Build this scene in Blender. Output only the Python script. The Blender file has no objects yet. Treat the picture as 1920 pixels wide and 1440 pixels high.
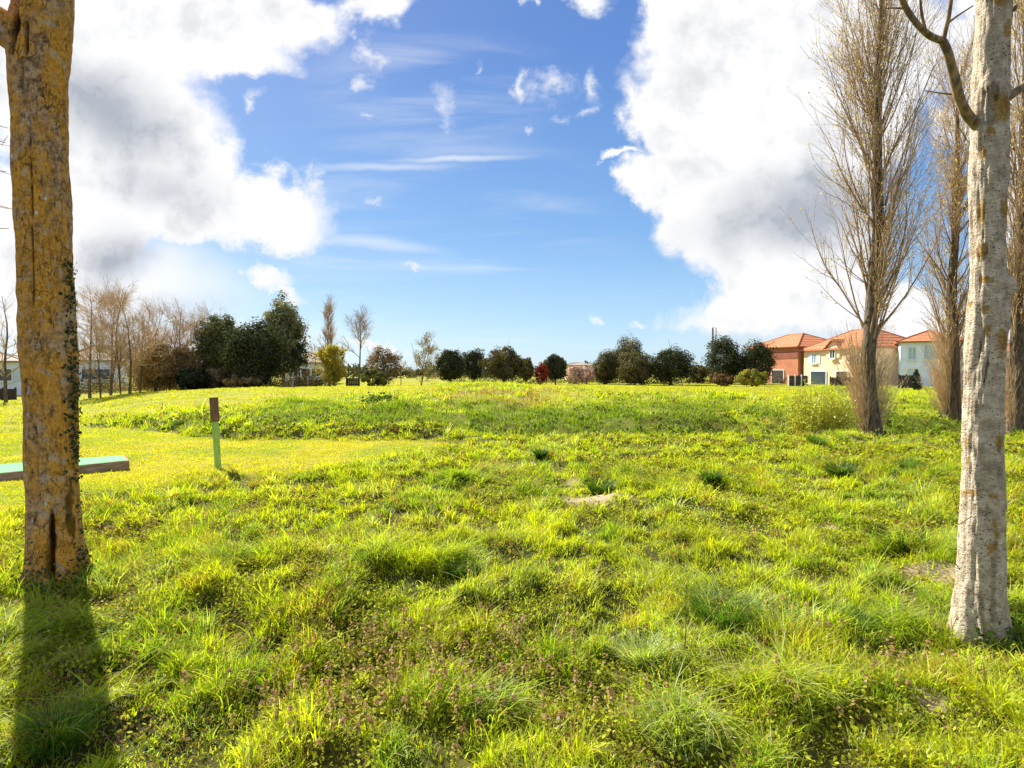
import bpy, math, random
import numpy as np

# ------------------------------------------------------------------ camera
scene = bpy.context.scene
COL = scene.collection
LENS = 20.0
F = LENS / 36.0 * 1920.0            # focal length in photo pixels
PITCH = math.radians(1.3)           # looking slightly down
EYE = 1.6
cam_data = bpy.data.cameras.new('camera')
cam_data.lens = LENS
cam_data.sensor_width = 36.0
cam_data.clip_start = 0.05
cam_data.clip_end = 3000.0
cam = bpy.data.objects.new('camera', cam_data)
cam.location = (0, 0, EYE)
cam.rotation_euler = (math.pi / 2 - PITCH, 0, 0)
COL.objects.link(cam)
scene.camera = cam

# ------------------------------------------------------------------ exposure
scene.view_settings.view_transform = 'Standard'
scene.view_settings.look = 'None'
scene.view_settings.exposure = 1.22
scene.view_settings.gamma = 1.0
scene.cycles.use_denoising = True
try:
    scene.cycles.denoiser = 'OPENIMAGEDENOISE'
except Exception:
    pass
scene.cycles.max_bounces = 8
scene.cycles.diffuse_bounces = 4
scene.cycles.transmission_bounces = 4
scene.cycles.transparent_max_bounces = 8
scene.cycles.sample_clamp_indirect = 6.0

# ------------------------------------------------------------------ sun
SUN_AZ = math.radians(-40.0)        # left of straight ahead
SUN_EL = math.radians(42.0)
sun_dir = np.array([math.sin(SUN_AZ) * math.cos(SUN_EL), math.cos(SUN_AZ) * math.cos(SUN_EL), math.sin(SUN_EL)])
sun_data = bpy.data.lights.new('sun', 'SUN')
sun_data.energy = 5.0
sun_data.angle = math.radians(0.5)
sun_data.color = (1.0, 0.945, 0.84)
sun = bpy.data.objects.new('sun', sun_data)
COL.objects.link(sun)
from mathutils import Vector
sun.rotation_euler = Vector(sun_dir.tolist()).to_track_quat('Z', 'Y').to_euler()
sun.location = (-20, 20, 30)

# ------------------------------------------------------------------ node helper
class NT:
    def __init__(self, tree):
        self.t = tree
        self.n = tree.nodes
        self.l = tree.links
        self.n.clear()
    def add(self, kind, **kw):
        nd = self.n.new(kind)
        for k, v in kw.items():
            setattr(nd, k, v)
        return nd
    def put(self, sock, v):
        if hasattr(v, 'is_linked') or hasattr(v, 'links'):
            self.l.new(v, sock)
        else:
            if isinstance(v, (tuple, list)) and len(v) == 3 and sock.type == 'RGBA':
                v = (*v, 1.0)
            sock.default_value = v
    def math(self, op, a, b=None, c=None, clamp=False):
        nd = self.add('ShaderNodeMath', operation=op, use_clamp=clamp)
        self.put(nd.inputs[0], a)
        if b is not None: self.put(nd.inputs[1], b)
        if c is not None: self.put(nd.inputs[2], c)
        return nd.outputs[0]
    def vmath(self, op, a, b=None, out=0):
        nd = self.add('ShaderNodeVectorMath', operation=op)
        self.put(nd.inputs[0], a)
        if b is not None:
            if op == 'SCALE': self.put(nd.inputs['Scale'], b)
            else: self.put(nd.inputs[1], b)
        return nd.outputs['Value'] if op in ('LENGTH', 'DOT_PRODUCT', 'DISTANCE') else nd.outputs[0]
    def smooth(self, x, lo, hi, a=0.0, b=1.0):
        nd = self.add('ShaderNodeMapRange', interpolation_type='SMOOTHSTEP')
        self.put(nd.inputs['Value'], x)
        nd.inputs['From Min'].default_value = lo
        nd.inputs['From Max'].default_value = hi
        nd.inputs['To Min'].default_value = a
        nd.inputs['To Max'].default_value = b
        return nd.outputs[0]
    def noise(self, vec, scale, detail=4.0, rough=0.55, lac=2.0, dist=0.0, out='Fac', dim='3D'):
        nd = self.add('ShaderNodeTexNoise', noise_dimensions=dim)
        if vec is not None: self.put(nd.inputs['Vector'], vec)
        nd.inputs['Scale'].default_value = scale
        nd.inputs['Detail'].default_value = detail
        nd.inputs['Roughness'].default_value = rough
        nd.inputs['Lacunarity'].default_value = lac
        nd.inputs['Distortion'].default_value = dist
        return nd.outputs[out]
    def voro(self, vec, scale, feature='F1', out='Distance', rand=1.0):
        nd = self.add('ShaderNodeTexVoronoi', feature=feature)
        self.put(nd.inputs['Vector'], vec)
        nd.inputs['Scale'].default_value = scale
        nd.inputs['Randomness'].default_value = rand
        return nd.outputs[out]
    def mix(self, fac, a, b, blend='MIX'):
        nd = self.add('ShaderNodeMix', data_type='RGBA', blend_type=blend)
        nd.clamp_factor = True
        self.put(nd.inputs[0], fac)
        self.put(nd.inputs[6], a)
        self.put(nd.inputs[7], b)
        return nd.outputs[2]
    def mapping(self, vec, loc=(0, 0, 0), rot=(0, 0, 0), scale=(1, 1, 1), kind='POINT'):
        nd = self.add('ShaderNodeMapping', vector_type=kind)
        self.put(nd.inputs['Vector'], vec)
        nd.inputs['Location'].default_value = loc
        nd.inputs['Rotation'].default_value = rot
        nd.inputs['Scale'].default_value = scale
        return nd.outputs[0]
    def ramp(self, fac, stops):
        nd = self.add('ShaderNodeValToRGB')
        self.put(nd.inputs[0], fac)
        cr = nd.color_ramp
        while len(cr.elements) < len(stops):
            cr.elements.new(0.5)
        for e, (p, c) in zip(cr.elements, stops):
            e.position = p
            e.color = (*c, 1.0) if len(c) == 3 else c
        return nd.outputs[0]

# ------------------------------------------------------------------ sky
world = bpy.data.worlds.new('World')
scene.world = world
world.use_nodes = True
W = NT(world.node_tree)
SKY_STRENGTH = 0.1
tc = W.add('ShaderNodeTexCoord').outputs['Generated']
sky = W.add('ShaderNodeTexSky', sky_type='NISHITA')
sky.sun_disc = False
sky.sun_elevation = SUN_EL
sky.sun_rotation = SUN_AZ
sky.altitude = 0
sky.air_density = 1.0
sky.dust_density = 0.6
sky.ozone_density = 1.6
sep = W.add('ShaderNodeSeparateXYZ')
W.put(sep.inputs[0], tc)
yy = W.math('MAXIMUM', sep.outputs[1], 0.12)
uu = W.math('DIVIDE', sep.outputs[0], yy)
vv = W.math('DIVIDE', sep.outputs[2], yy)
cmb = W.add('ShaderNodeCombineXYZ')
W.put(cmb.inputs[0], uu); W.put(cmb.inputs[1], vv)
uv = cmb.outputs[0]
HOR = 720 - math.tan(PITCH) * F      # photo row of the horizon
def UV(px, py): return ((px - 960) / F, (HOR - py) / F)

warp_n = W.noise(uv, 3.2, 9.0, 0.6, out='Color')
warp = W.vmath('SCALE', W.vmath('SUBTRACT', warp_n, (0.5, 0.5, 0.5)), 0.26)
warp_f = W.noise(uv, 14.0, 8.0, 0.62, out='Color')
warp = W.vmath('ADD', warp, W.vmath('SCALE', W.vmath('SUBTRACT', warp_f, (0.5, 0.5, 0.5)), 0.075))
uvw = W.vmath('ADD', uv, warp)
warp_s = W.vmath('SCALE', W.vmath('SUBTRACT', warp_n, (0.5, 0.5, 0.5)), 0.16)
uvs = W.vmath('ADD', uv, warp_s)

def blobs(coords, items):
    """largest (1 - normalised distance) over a set of turned ellipses in direction space"""
    acc = None
    for (cx, cy, rx, ry, rot) in items:
        u0, v0 = UV(cx, cy)
        m = W.mapping(coords, (u0, v0, 0), (0, 0, math.radians(rot)), (rx / F, ry / F, 1.0), 'TEXTURE')
        ln = W.vmath('LENGTH', m)
        k = min(rx, ry) / 110.0
        f = W.math('MULTIPLY', W.math('SUBTRACT', 1.0, ln), min(1.0, max(0.25, k)))
        if acc is None: acc = f
        else:
            nd = W.add('ShaderNodeMath', operation='SMOOTH_MAX')
            W.put(nd.inputs[0], acc); W.put(nd.inputs[1], f); nd.inputs[2].default_value = 0.08
            acc = nd.outputs[0]
    return acc

CLOUDS = [
    (100, 90, 330, 190, 0), (350, 40, 285, 130, 0), (470, 125, 95, 36, -22), (215, 290, 225, 165, 0),
    (340, 355, 130, 110, 0), (490, 385, 170, 60, -18), (330, 415, 210, 50, 0), (90, 450, 200, 150, 0),
    (560, 30, 100, 66, 0), (700, 15, 62, 45, 0), (815, 0, 60, 28, 0), (1090, 5, 50, 28, 0), (990, 0, 30, 16, 0),
    (1330, 50, 150, 140, 0), (1500, 120, 330, 230, 0), (1290, 210, 130, 130, 0), (1250, 350, 80, 75, 0),
    (1440, 370, 230, 150, 0), (1480, 500, 150, 100, 0), (1430, 570, 220, 55, 8), (1640, 590, 200, 70, 0), (1290, 420, 50, 40, 0),
    (1170, 297, 32, 12, 0),
    (515, 512, 50, 30, 0), (545, 535, 60, 22, -14), (725, 645, 60, 14, 0), (1880, 130, 110, 320, 0), (1900, 520, 60, 160, 0),
]
SMALL = [
    (835, 212, 46, 24, -50), (1045, 168, 32, 24, 0), (992, 158, 14, 24, 0), (1098, 165, 17, 30, 0),
    (1085, 210, 22, 12, 0), (1010, 240, 14, 12, 0), (705, 398, 24, 12, 0), (408, 488, 20, 12, 0), (780, 512, 32, 9, 0), (580, 352, 22, 18, 0),
    (690, 105, 40, 34, -40), (667, 168, 22, 15, 0), (470, 225, 26, 10, 60), (1180, 600, 22, 8, 0), (1105, 603, 18, 8, 0), (672, 236, 22, 12, 0), (908, 112, 14, 10, 0)
]
field = blobs(uvw, CLOUDS)
fb = W.noise(uv, 7.0, 10.0, 0.6)
fld = W.math('ADD', field, W.math('MULTIPLY', W.math('SUBTRACT', fb, 0.5), 0.42))
dens = W.smooth(fld, -0.06, 0.19)
fbs = W.noise(uv, 16.0, 10.0, 0.66)
fl_s = W.math('ADD', blobs(uvw, SMALL), W.math('MULTIPLY', W.math('SUBTRACT', fbs, 0.5), 0.85))
dens = W.math('MAXIMUM', dens, W.smooth(fl_s, -0.10, 0.46, 0.0, 0.95))
# soft milky cloud low on the left
soft = blobs(uvs, [(190, 540, 390, 150, 0), (330, 640, 480, 70, 0), (1550, 640, 420, 60, 0)])
dens_soft = W.smooth(soft, 0.0, 0.75, 0.0, 0.92)
# thin streaks
st = W.mapping(uv, (0.3, 0.1, 0.0), (0, 0, math.radians(-4)), (1.1, 9.0, 1.0))
streak_n = W.noise(st, 1.6, 6.0, 0.55, dist=0.5)
streak_area = blobs(uv, [(760, 430, 480, 240, 0), (1050, 620, 600, 90, 0), (820, 180, 300, 140, 0)])
streaks = W.math('MULTIPLY', W.smooth(streak_n, 0.44, 0.80, 0.0, 0.55), W.smooth(streak_area, 0.0, 0.6))
line = blobs(W.vmath('ADD', uv, W.vmath('SCALE', W.vmath('SUBTRACT', W.noise(uv, 4.0, 5.0, out='Color'), (0.5, 0.5, 0.5)), 0.05)),
             [(700, 320, 220, 12, 2), (700, 460, 190, 18, -8), (540, 452, 270, 14, 0), (860, 300, 200, 10, 3)])
streaks = W.math('MAXIMUM', streaks, W.math('MULTIPLY', W.smooth(line, 0.0, 0.24, 0.0, 0.62), W.smooth(streak_n, 0.30, 0.62, 0.35, 1.0)))
dens = W.math('MAXIMUM', dens, W.math('MAXIMUM', dens_soft, streaks))
# the rest of the dome (beside and behind): broken cumulus
back_n = W.noise(tc, 2.4, 9.0, 0.58)
back = W.math('MULTIPLY', W.smooth(back_n, 0.47, 0.58), W.smooth(sep.outputs[2], -0.02, 0.1))
front_w = W.smooth(sep.outputs[1], 0.22, 0.40)
high = W.smooth(vv, 0.72, 0.95, 1.0, 0.0)
front_w = W.math('MULTIPLY', front_w, high)
mixd = W.add('ShaderNodeMix', data_type='FLOAT')
W.put(mixd.inputs[0], front_w); W.put(mixd.inputs[2], back); W.put(mixd.inputs[3], dens)
dens_all = mixd.outputs[0]
# grey bellies of the thick clouds and puffy relief
belly = blobs(uvs, [(215, 225, 175, 120, -40), (315, 365, 165, 70, -8), (230, 490, 110, 100, 30), (1500, 405, 280, 110, 12), (1500, 655, 420, 50, 0), (330, 575, 200, 45, 0)])
fb2 = W.noise(uv, 4.2, 8.0, 0.55)
grey = W.smooth(W.math('ADD', belly, W.math('MULTIPLY', W.math('SUBTRACT', fb2, 0.5), 1.1)), -0.05, 1.0)
off = W.vmath('ADD', uv, (-0.03, 0.04, 0.0))
fb_off = W.noise(off, 7.0, 10.0, 0.6)
relief = W.smooth(W.math('SUBTRACT', fb_off, fb), -0.05, 0.22, 0.0, 0.42)
greyness = W.math('ADD', grey, W.math('MULTIPLY', relief, W.smooth(fld, 0.05, 0.4)), clamp=True)
cl_col = W.mix(greyness, (4.4, 4.4, 4.45), (2.05, 2.2, 2.5))
# clear sky: Nishita pulled towards the deep blue of a washed spring sky
grad = W.ramp(W.math('DIVIDE', sep.outputs[2], 0.8), [(0.0, (.50, .76, .96)), (0.10, (.36, .62, .90)), (0.28, (.17, .40, .78)), (0.60, (.075, .22, .62)), (1.0, (.05, .15, .48))])
grad = W.vmath('SCALE', grad, 4.2)
clear = W.mix(0.82, sky.outputs[0], grad)
col = W.mix(dens_all, clear, cl_col)
bg = W.add('ShaderNodeBackground')
W.put(bg.inputs['Color'], col)
bg.inputs['Strength'].default_value = SKY_STRENGTH
wo = W.add('ShaderNodeOutputWorld')
W.l.new(bg.outputs[0], wo.inputs['Surface'])
world.cycles.sampling_method = 'MANUAL'
world.cycles.sample_map_resolution = 512

# ------------------------------------------------------------------ numpy helpers
rng = np.random.default_rng(11)
def _hash(ix, iy, iz, seed):
    h = (ix.astype(np.int64) * 374761393 + iy.astype(np.int64) * 668265263 + iz.astype(np.int64) * 2147483647 + seed * 974634777) & 0x7fffffff
    h = ((h ^ (h >> 13)) * 1274126177) & 0x7fffffff
    h = (h ^ (h >> 16)) & 0x7fffffff
    return h.astype(np.float64) / 0x7fffffff
def vnoise(x, y, z=None, seed=0):
    x = np.asarray(x, float); y = np.asarray(y, float)
    z = np.zeros_like(x) if z is None else np.asarray(z, float)
    ix, iy, iz = np.floor(x), np.floor(y), np.floor(z)
    fx, fy, fz = x - ix, y - iy, z - iz
    fx, fy, fz = [f * f * (3 - 2 * f) for f in (fx, fy, fz)]
    r = 0
    for a in (0, 1):
        for b in (0, 1):
            for c in (0, 1):
                w = (fx if a else 1 - fx) * (fy if b else 1 - fy) * (fz if c else 1 - fz)
                r = r + w * _hash(ix + a, iy + b, iz + c, seed)
    return r                                            # 0..1
def fbm(x, y, z=None, oct=4, seed=0, rough=0.5):
    s, a, n = 0, 1.0, 0
    for o in range(oct):
        k = 2.0 ** o
        s = s + a * vnoise(np.asarray(x) * k + 17.3 * o, np.asarray(y) * k - 9.1 * o, None if z is None else np.asarray(z) * k, seed + o)
        n += a; a *= rough
    return s / n
def sstep(x, a, b):
    t = np.clip((np.asarray(x, float) - a) / (b - a), 0, 1)
    return t * t * (3 - 2 * t)
def ray(px, py):
    dx, dz = (px - 960) / F, -(py - 720) / F
    return np.array([dx, math.cos(PITCH) + dz * math.sin(PITCH), -math.sin(PITCH) + dz * math.cos(PITCH)])
def at(px, py, d):
    """world point seen at photo pixel (px, py), d metres ahead"""
    r = ray(px, py)
    return np.array([0, 0, EYE]) + r * (d / r[1])
def on_plane(px, py, z=0.0):
    r = ray(px, py)
    return np.array([0, 0, EYE]) + r * ((z - EYE) / r[2])

def link(name, data, parent=None):
    o = bpy.data.objects.new(name, data)
    COL.objects.link(o)
    if parent is not None:
        o.parent = parent
    return o
def thing(name, label, cat, loc=(0, 0, 0), group=None, rotz=0.0):
    o = link(name, None)
    o.empty_display_size = 0.2
    o.location = tuple(float(v) for v in loc); o.rotation_euler = (0, 0, rotz)
    o['label'] = label; o['category'] = cat
    if group: o['group'] = group
    return o
def tag(o, label=None, cat=None, group=None, kind=None):
    if label: o['label'] = label
    if cat: o['category'] = cat
    if group: o['group'] = group
    if kind: o['kind'] = kind
    return o

class MB:
    """collects vertices and faces and links them as one mesh object"""
    def __init__(self):
        self.v, self.q, self.t, self.c, self.nv = [], [], [], [], 0
        self.smooth = True
    def add(self, v, quads=None, tris=None, col=None):
        v = np.asarray(v, float).reshape(-1, 3)
        if quads is not None and len(quads): self.q.append(np.asarray(quads, np.int64).reshape(-1, 4) + self.nv)
        if tris is not None and len(tris): self.t.append(np.asarray(tris, np.int64).reshape(-1, 3) + self.nv)
        self.v.append(v)
        if col is None: col = np.tile([1, 1, 1], (len(v), 1))
        col = np.asarray(col, float)
        if col.ndim == 1: col = np.tile(col[:3], (len(v), 1))
        self.c.append(col)
        self.nv += len(v)
        return self
    def box(self, c, s, rotz=0.0, col=None):
        x, y, z = [k / 2 for k in s]
        v = np.array([[-x, -y, -z], [x, -y, -z], [x, y, -z], [-x, y, -z], [-x, -y, z], [x, -y, z], [x, y, z], [-x, y, z]])
        cz, sz = math.cos(rotz), math.sin(rotz)
        v = v @ np.array([[cz, sz, 0], [-sz, cz, 0], [0, 0, 1]]) + np.asarray(c, float)
        return self.add(v, [[0, 3, 2, 1], [4, 5, 6, 7], [0, 1, 5, 4], [1, 2, 6, 5], [2, 3, 7, 6], [3, 0, 4, 7]], None, col)
    def tubes(self, P, R, sides=5, col=None, cap=True):
        P = np.asarray(P, float); R = np.asarray(R, float)
        if P.ndim == 2: P = P[None]; R = R[None]
        n, k, _ = P.shape
        if n == 0: return self
        T = np.gradient(P, axis=1)
        T /= np.linalg.norm(T, axis=2, keepdims=True) + 1e-9
        mean = T.mean(axis=1); mean /= np.linalg.norm(mean, axis=1, keepdims=True) + 1e-9
        ref = np.where(np.abs(mean[:, 2:3]) > 0.8, np.array([[1.0, 0, 0]]), np.array([[0, 0, 1.0]]))
        ref = np.repeat(ref[:, None, :], k, axis=1)
        A = np.cross(T, ref); A /= np.linalg.norm(A, axis=2, keepdims=True) + 1e-9
        B = np.cross(T, A)
        ang = np.arange(sides) * 2 * math.pi / sides
        V = P[:, :, None, :] + R[:, :, None, None] * (A[:, :, None, :] * np.cos(ang)[None, None, :, None] + B[:, :, None, :] * np.sin(ang)[None, None, :, None])
        i = np.arange(n)[:, None, None]; j = np.arange(k - 1)[None, :, None]; s = np.arange(sides)[None, None, :]
        s2 = (s + 1) % sides
        f = lambda jj, ss: (i * k + jj) * sides + ss
        Q = np.stack([f(j, s), f(j, s2), f(j + 1, s2), f(j + 1, s)], axis=-1).reshape(-1, 4)
        if col is not None:
            col = np.asarray(col, float)
            if col.ndim == 2: col = np.repeat(col[:, None, :], k * sides, axis=1).reshape(-1, 3)
        self.add(V.reshape(-1, 3), Q, None, col)
        return self
    def cards(self, C, N, size, aspect=1.0, col=None, up=None, diamond=False):
        """one small quad per centre, facing N"""
        C = np.asarray(C, float); N = np.asarray(N, float); n = len(C)
        if n == 0: return self
        size = np.broadcast_to(np.asarray(size, float), (n,))
        N = N / (np.linalg.norm(N, axis=1, keepdims=True) + 1e-9)
        r = rng.normal(size=(n, 3)) if up is None else np.broadcast_to(np.asarray(up, float), (n, 3))
        A = np.cross(N, r); A /= np.linalg.norm(A, axis=1, keepdims=True) + 1e-9
        B = np.cross(A, N)
        A = A * (size * 0.5)[:, None]; B = B * (size * 0.5 * aspect)[:, None]
        if diamond: V = np.stack([C - B, C + A - 0.15 * B, C + B, C - A - 0.15 * B], axis=1)
        else: V = np.stack([C - A - B, C + A - B, C + A + B, C - A + B], axis=1)
        if col is not None: col = np.repeat(np.asarray(col, float), 4, axis=0)
        return self.add(V.reshape(-1, 3), np.arange(4 * n).reshape(-1, 4), None, col)
    def build(self, name, mat, parent=None, smooth=None):
        v = np.concatenate(self.v) if self.v else np.zeros((0, 3))
        q = np.concatenate(self.q) if self.q else np.zeros((0, 4), np.int64)
        t = np.concatenate(self.t) if self.t else np.zeros((0, 3), np.int64)
        c = np.concatenate(self.c)
        me = bpy.data.meshes.new(name)
        nq, nt = len(q), len(t)
        me.vertices.add(len(v)); me.vertices.foreach_set('co', v.astype(np.float32).ravel())
        me.loops.add(nq * 4 + nt * 3)
        me.loops.foreach_set('vertex_index', np.concatenate([q.ravel(), t.ravel()]).astype(np.int32))
        me.polygons.add(nq + nt)
        me.polygons.foreach_set('loop_start', np.concatenate([np.arange(nq) * 4, nq * 4 + np.arange(nt) * 3]).astype(np.int32))
        me.update(calc_edges=True)
        at_ = me.attributes.new('tint', 'FLOAT_COLOR', 'POINT')
        at_.data.foreach_set('color', np.concatenate([c, np.ones((len(c), 1))], axis=1).astype(np.float32).ravel())
        sm = self.smooth if smooth is None else smooth
        me.polygons.foreach_set('use_smooth', np.full(nq + nt, sm, bool))
        if mat is not None: me.materials.append(mat)
        return link(name, me, parent)

# ------------------------------------------------------------------ materials
def new_mat(name):
    m = bpy.data.materials.new(name)
    m.use_nodes = True
    n = NT(m.node_tree)
    out = n.add('ShaderNodeOutputMaterial')
    return m, n, out
def finish(n, out, color, rough=0.8, bump=None, bump_d=0.01, bump_s=0.6, spec=0.3, metal=0.0):
    b = n.add('ShaderNodeBsdfPrincipled')
    n.put(b.inputs['Base Color'], color)
    n.put(b.inputs['Roughness'], rough)
    n.put(b.inputs['Specular IOR Level'], spec)
    n.put(b.inputs['Metallic'], metal)
    if bump is not None:
        bn = n.add('ShaderNodeBump')
        bn.inputs['Strength'].default_value = bump_s
        bn.inputs['Distance'].default_value = bump_d
        n.put(bn.inputs['Height'], bump)
        n.l.new(bn.outputs[0], b.inputs['Normal'])
    n.l.new(b.outputs[0], out.inputs['Surface'])
    return b
def leaf_mat(name, trans=0.45, gloss=0.06, rough=0.45, vary=0.25, tr_tint=(1.15, 1.2, 0.6)):
    """leaves and blades: own colour from the tint attribute, light passes through"""
    m, n, out = new_mat(name)
    a = n.add('ShaderNodeAttribute', attribute_name='tint').outputs['Color']
    geo = n.add('ShaderNodeNewGeometry')
    nz = n.noise(geo.outputs['Position'], 9.0, 3.0)
    a = n.mix(vary, a, n.mix(1.0, a, n.ramp(nz, [(0.3, (0.55, 0.55, 0.55)), (0.7, (1.4, 1.4, 1.4))]), 'MULTIPLY'))
    d = n.add('ShaderNodeBsdfDiffuse'); n.put(d.inputs['Color'], a)
    t = n.add('ShaderNodeBsdfTranslucent'); n.put(t.inputs['Color'], n.mix(1.0, a, tr_tint, 'MULTIPLY'))
    g = n.add('ShaderNodeBsdfGlossy'); g.inputs['Roughness'].default_value = rough; g.inputs['Color'].default_value = (1, 1, 1, 1)
    mx = n.add('ShaderNodeMixShader'); mx.inputs[0].default_value = trans
    n.l.new(d.outputs[0], mx.inputs[1]); n.l.new(t.outputs[0], mx.inputs[2])
    mx2 = n.add('ShaderNodeMixShader'); mx2.inputs[0].default_value = gloss
    n.l.new(mx.outputs[0], mx2.inputs[1]); n.l.new(g.outputs[0], mx2.inputs[2])
    n.l.new(mx2.outputs[0], out.inputs['Surface'])
    return m
def bark_mat(name, base, dark, scale=6.0, bump_d=0.012):
    m, n, out = new_mat(name)
    tcn = n.add('ShaderNodeTexCoord').outputs['Object']
    s = n.mapping(tcn, scale=(1, 1, 0.25))
    f = n.noise(s, scale * 2.2, 8.0, 0.65)
    a = n.add('ShaderNodeAttribute', attribute_name='tint').outputs['Color']
    c = n.mix(n.smooth(f, 0.35, 0.65), dark, base)
    c = n.mix(1.0, c, a, 'MULTIPLY')
    finish(n, out, c, 0.85, f, bump_d, 0.8)
    return m
def plain_mat(name, color, rough=0.7, vary=0.15, scale=3.0, spec=0.3, bump_d=0.002):
    m, n, out = new_mat(name)
    tcn = n.add('ShaderNodeTexCoord').outputs['Object']
    f = n.noise(tcn, scale, 6.0, 0.6)
    hi = tuple(min(1, c * (1 + vary)) for c in color); lo = tuple(c * (1 - vary) for c in color)
    finish(n, out, n.mix(n.smooth(f, 0.3, 0.7), lo, hi), rough, f, bump_d, 0.4, spec)
    return m

# ------------------------------------------------------------------ the lie of the land
CREST_PX = [-900, 0, 150, 250, 380, 450, 560, 700, 850, 940, 1050, 1200, 1350, 1480, 1700, 1900, 2600]
CREST_Z = [-.6, -.6, -.42, .02, .30, .42, .47, .49, .61, .71, .58, .51, .35, .24, .12, .15, .15]
FAR_Z = [-.6, -.6, -.52, -.40, -.2, -.05, 0, 0, 0, 0, 0, 0, 0, 0, 0, 0, 0]
def px_of(x, y): return 960 + F * np.asarray(x) / np.maximum(y, 0.3)
def rng_of(x, y): return np.asarray(y, float)
def fair_near(px):      # near edge of the mown fairway, metres ahead
    py = np.interp(px, [-300, 0, 100, 160, 300, 430, 640, 850, 900], [1040, 985, 965, 950, 925, 897, 872, 842, 826])
    return EYE * F / (py - HOR)
def fair_far(px):
    py = np.interp(px, [-300, 0, 150, 250, 420, 860, 900], [792, 795, 800, 803, 825, 828, 826])
    return EYE * F / (py - HOR)
def mown(x, y):
    px = px_of(x, y); d = np.asarray(y, float)
    wob = (fbm(x * 1.1, d * 1.1, oct=3, seed=41) - 0.5)
    m1 = sstep(d - fair_near(px) + wob * 3.4, -0.7, 0.9) * (1 - sstep(d - fair_far(px) + wob * 0.9, -0.25, 0.25))
    m1 = m1 * (1 - sstep(px, 820, 900)) * (d > 3)
    return m1
def smooth_far(x, y):   # shorter, yellower grass on the slope behind
    px = px_of(x, y); d = np.asarray(y, float)
    wob = (fbm(x * 0.35, d * 0.35, oct=3, seed=47) - 0.5) * 9
    a = sstep(d + wob, np.interp(px, [0, 480, 520, 800, 900, 1000, 1500, 1560], [16, 18, 24, 26, 60, 27, 29, 60]), np.interp(px, [0, 480, 520, 800, 900, 1000, 1500, 1560], [18, 21, 28, 30, 70, 32, 34, 70]))
    return a
def height(x, y):
    x = np.asarray(x, float); d = np.asarray(y, float)
    px = px_of(x, d)
    zc = np.interp(px, CREST_PX, CREST_Z); zf = np.interp(px, CREST_PX, FAR_Z)
    t = np.clip((d - 14.5) / 21.5, 0, 1)
    base = zc * np.power(t * t * (3 - 2 * t), 0.8)
    back = sstep(d, 36, 62)
    base = base * (1 - back) + zf * back
    bank = np.interp(px, [180, 300, 420, 800, 900], [0, .10, .26, .22, 0])
    dd = d - np.interp(px, [180, 250, 420, 900], [16.2, 16.0, 13.3, 13.0])
    base = base + bank * sstep(dd, -0.1, 1.0) * (1 - sstep(dd, 2, 13))
    trough = np.interp(px, [850, 950, 1900], [0, 1, 1]) * np.exp(-((d - 15.6) / 1.3) ** 2)
    base = base - 0.40 * trough + 0.07 * np.interp(px, [850, 950, 1900], [0, 1, 1]) * np.exp(-((d - 13.3) / .9) ** 2)
    m = np.maximum(mown(x, d), smooth_far(x, d) * 0.8)
    amp = 1 - 0.85 * m
    n = (fbm(x * 0.9, d * 0.9, oct=3, seed=3) - 0.5) * 0.24 + (fbm(x * 4.0, d * 4.0, oct=3, seed=7) - 0.5) * 0.18
    n = n * amp * (1 - sstep(d, 60, 120))
    hum = (fbm(x * 0.45, d * 0.3, oct=3, seed=15) - 0.5) * 0.60 * sstep(d, 14.5, 18) * (1 - sstep(d, 40, 60)) * amp
    return base + n + hum
def H(x, y): return float(height(np.array([x]), np.array([y]))[0])
def ground_px(px, d):
    x = (px - 960) / F * d
    return np.array([x, d, H(x, d)])

SOIL = [(on_plane(px, py), rx, ry) for px, py, rx, ry in
        [(1122, 942, .40, .42), (620, 1030, .13, .16), (1755, 1080, .22, .22), (1745, 1335, .10, .09), (1225, 935, .2, .16), (1080, 905, .16, .2), (1440, 1118, .08, .1), (1560, 980, .15, .12)]]
def soil(x, y):
    s = 0 * x
    for p, rx, ry in SOIL:
        r = np.hypot((x - p[0]) / rx, (y - p[1]) / ry) + (fbm(x * 6, y * 6, oct=3, seed=77) - 0.5) * 0.9
        s = np.maximum(s, (.88 if ry >= .4 else .8) * (1 - sstep(r, 0.45, 1.2)))
    return s
def dry(x, y):
    px = px_of(x, y)
    e = np.hypot((px - 950) / 190, (y - 27) / 8.0)
    return (1 - sstep(e, 0.3, 1.0)) * sstep(fbm(x * 0.9, y * 0.5, oct=3, seed=59), 0.35, 0.6)

# one sheet to the horizon
ys = [1.0]
while ys[-1] < 2000: ys.append(ys[-1] * 1.0145 + 0.004)
ys = np.array([-400, -40, -8, -1.0] + ys)
wf = np.array([600, 90, 30, 10] + [y + 2 for y in ys[4:]])
us = np.linspace(-2.2, 2.2, 520)
GX = us[None, :] * wf[:, None]
GY = np.repeat(ys[:, None], len(us), axis=1)
GZ = height(GX, GY) * (GY > 0.5)
mw, sf, so, dr = mown(GX, GY), smooth_far(GX, GY), soil(GX, GY), dry(GX, GY)
def lerp(a, b, t): return a + (b - a) * t[..., None]
pn = fbm(GX * 0.5, GY * 0.5, oct=4, seed=21)
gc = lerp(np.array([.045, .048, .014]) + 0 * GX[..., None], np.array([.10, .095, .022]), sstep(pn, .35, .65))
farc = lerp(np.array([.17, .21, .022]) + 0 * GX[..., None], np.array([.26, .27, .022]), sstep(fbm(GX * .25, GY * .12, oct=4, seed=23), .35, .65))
gc = lerp(gc, farc, sstep(GY, 12, 22))
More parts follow.
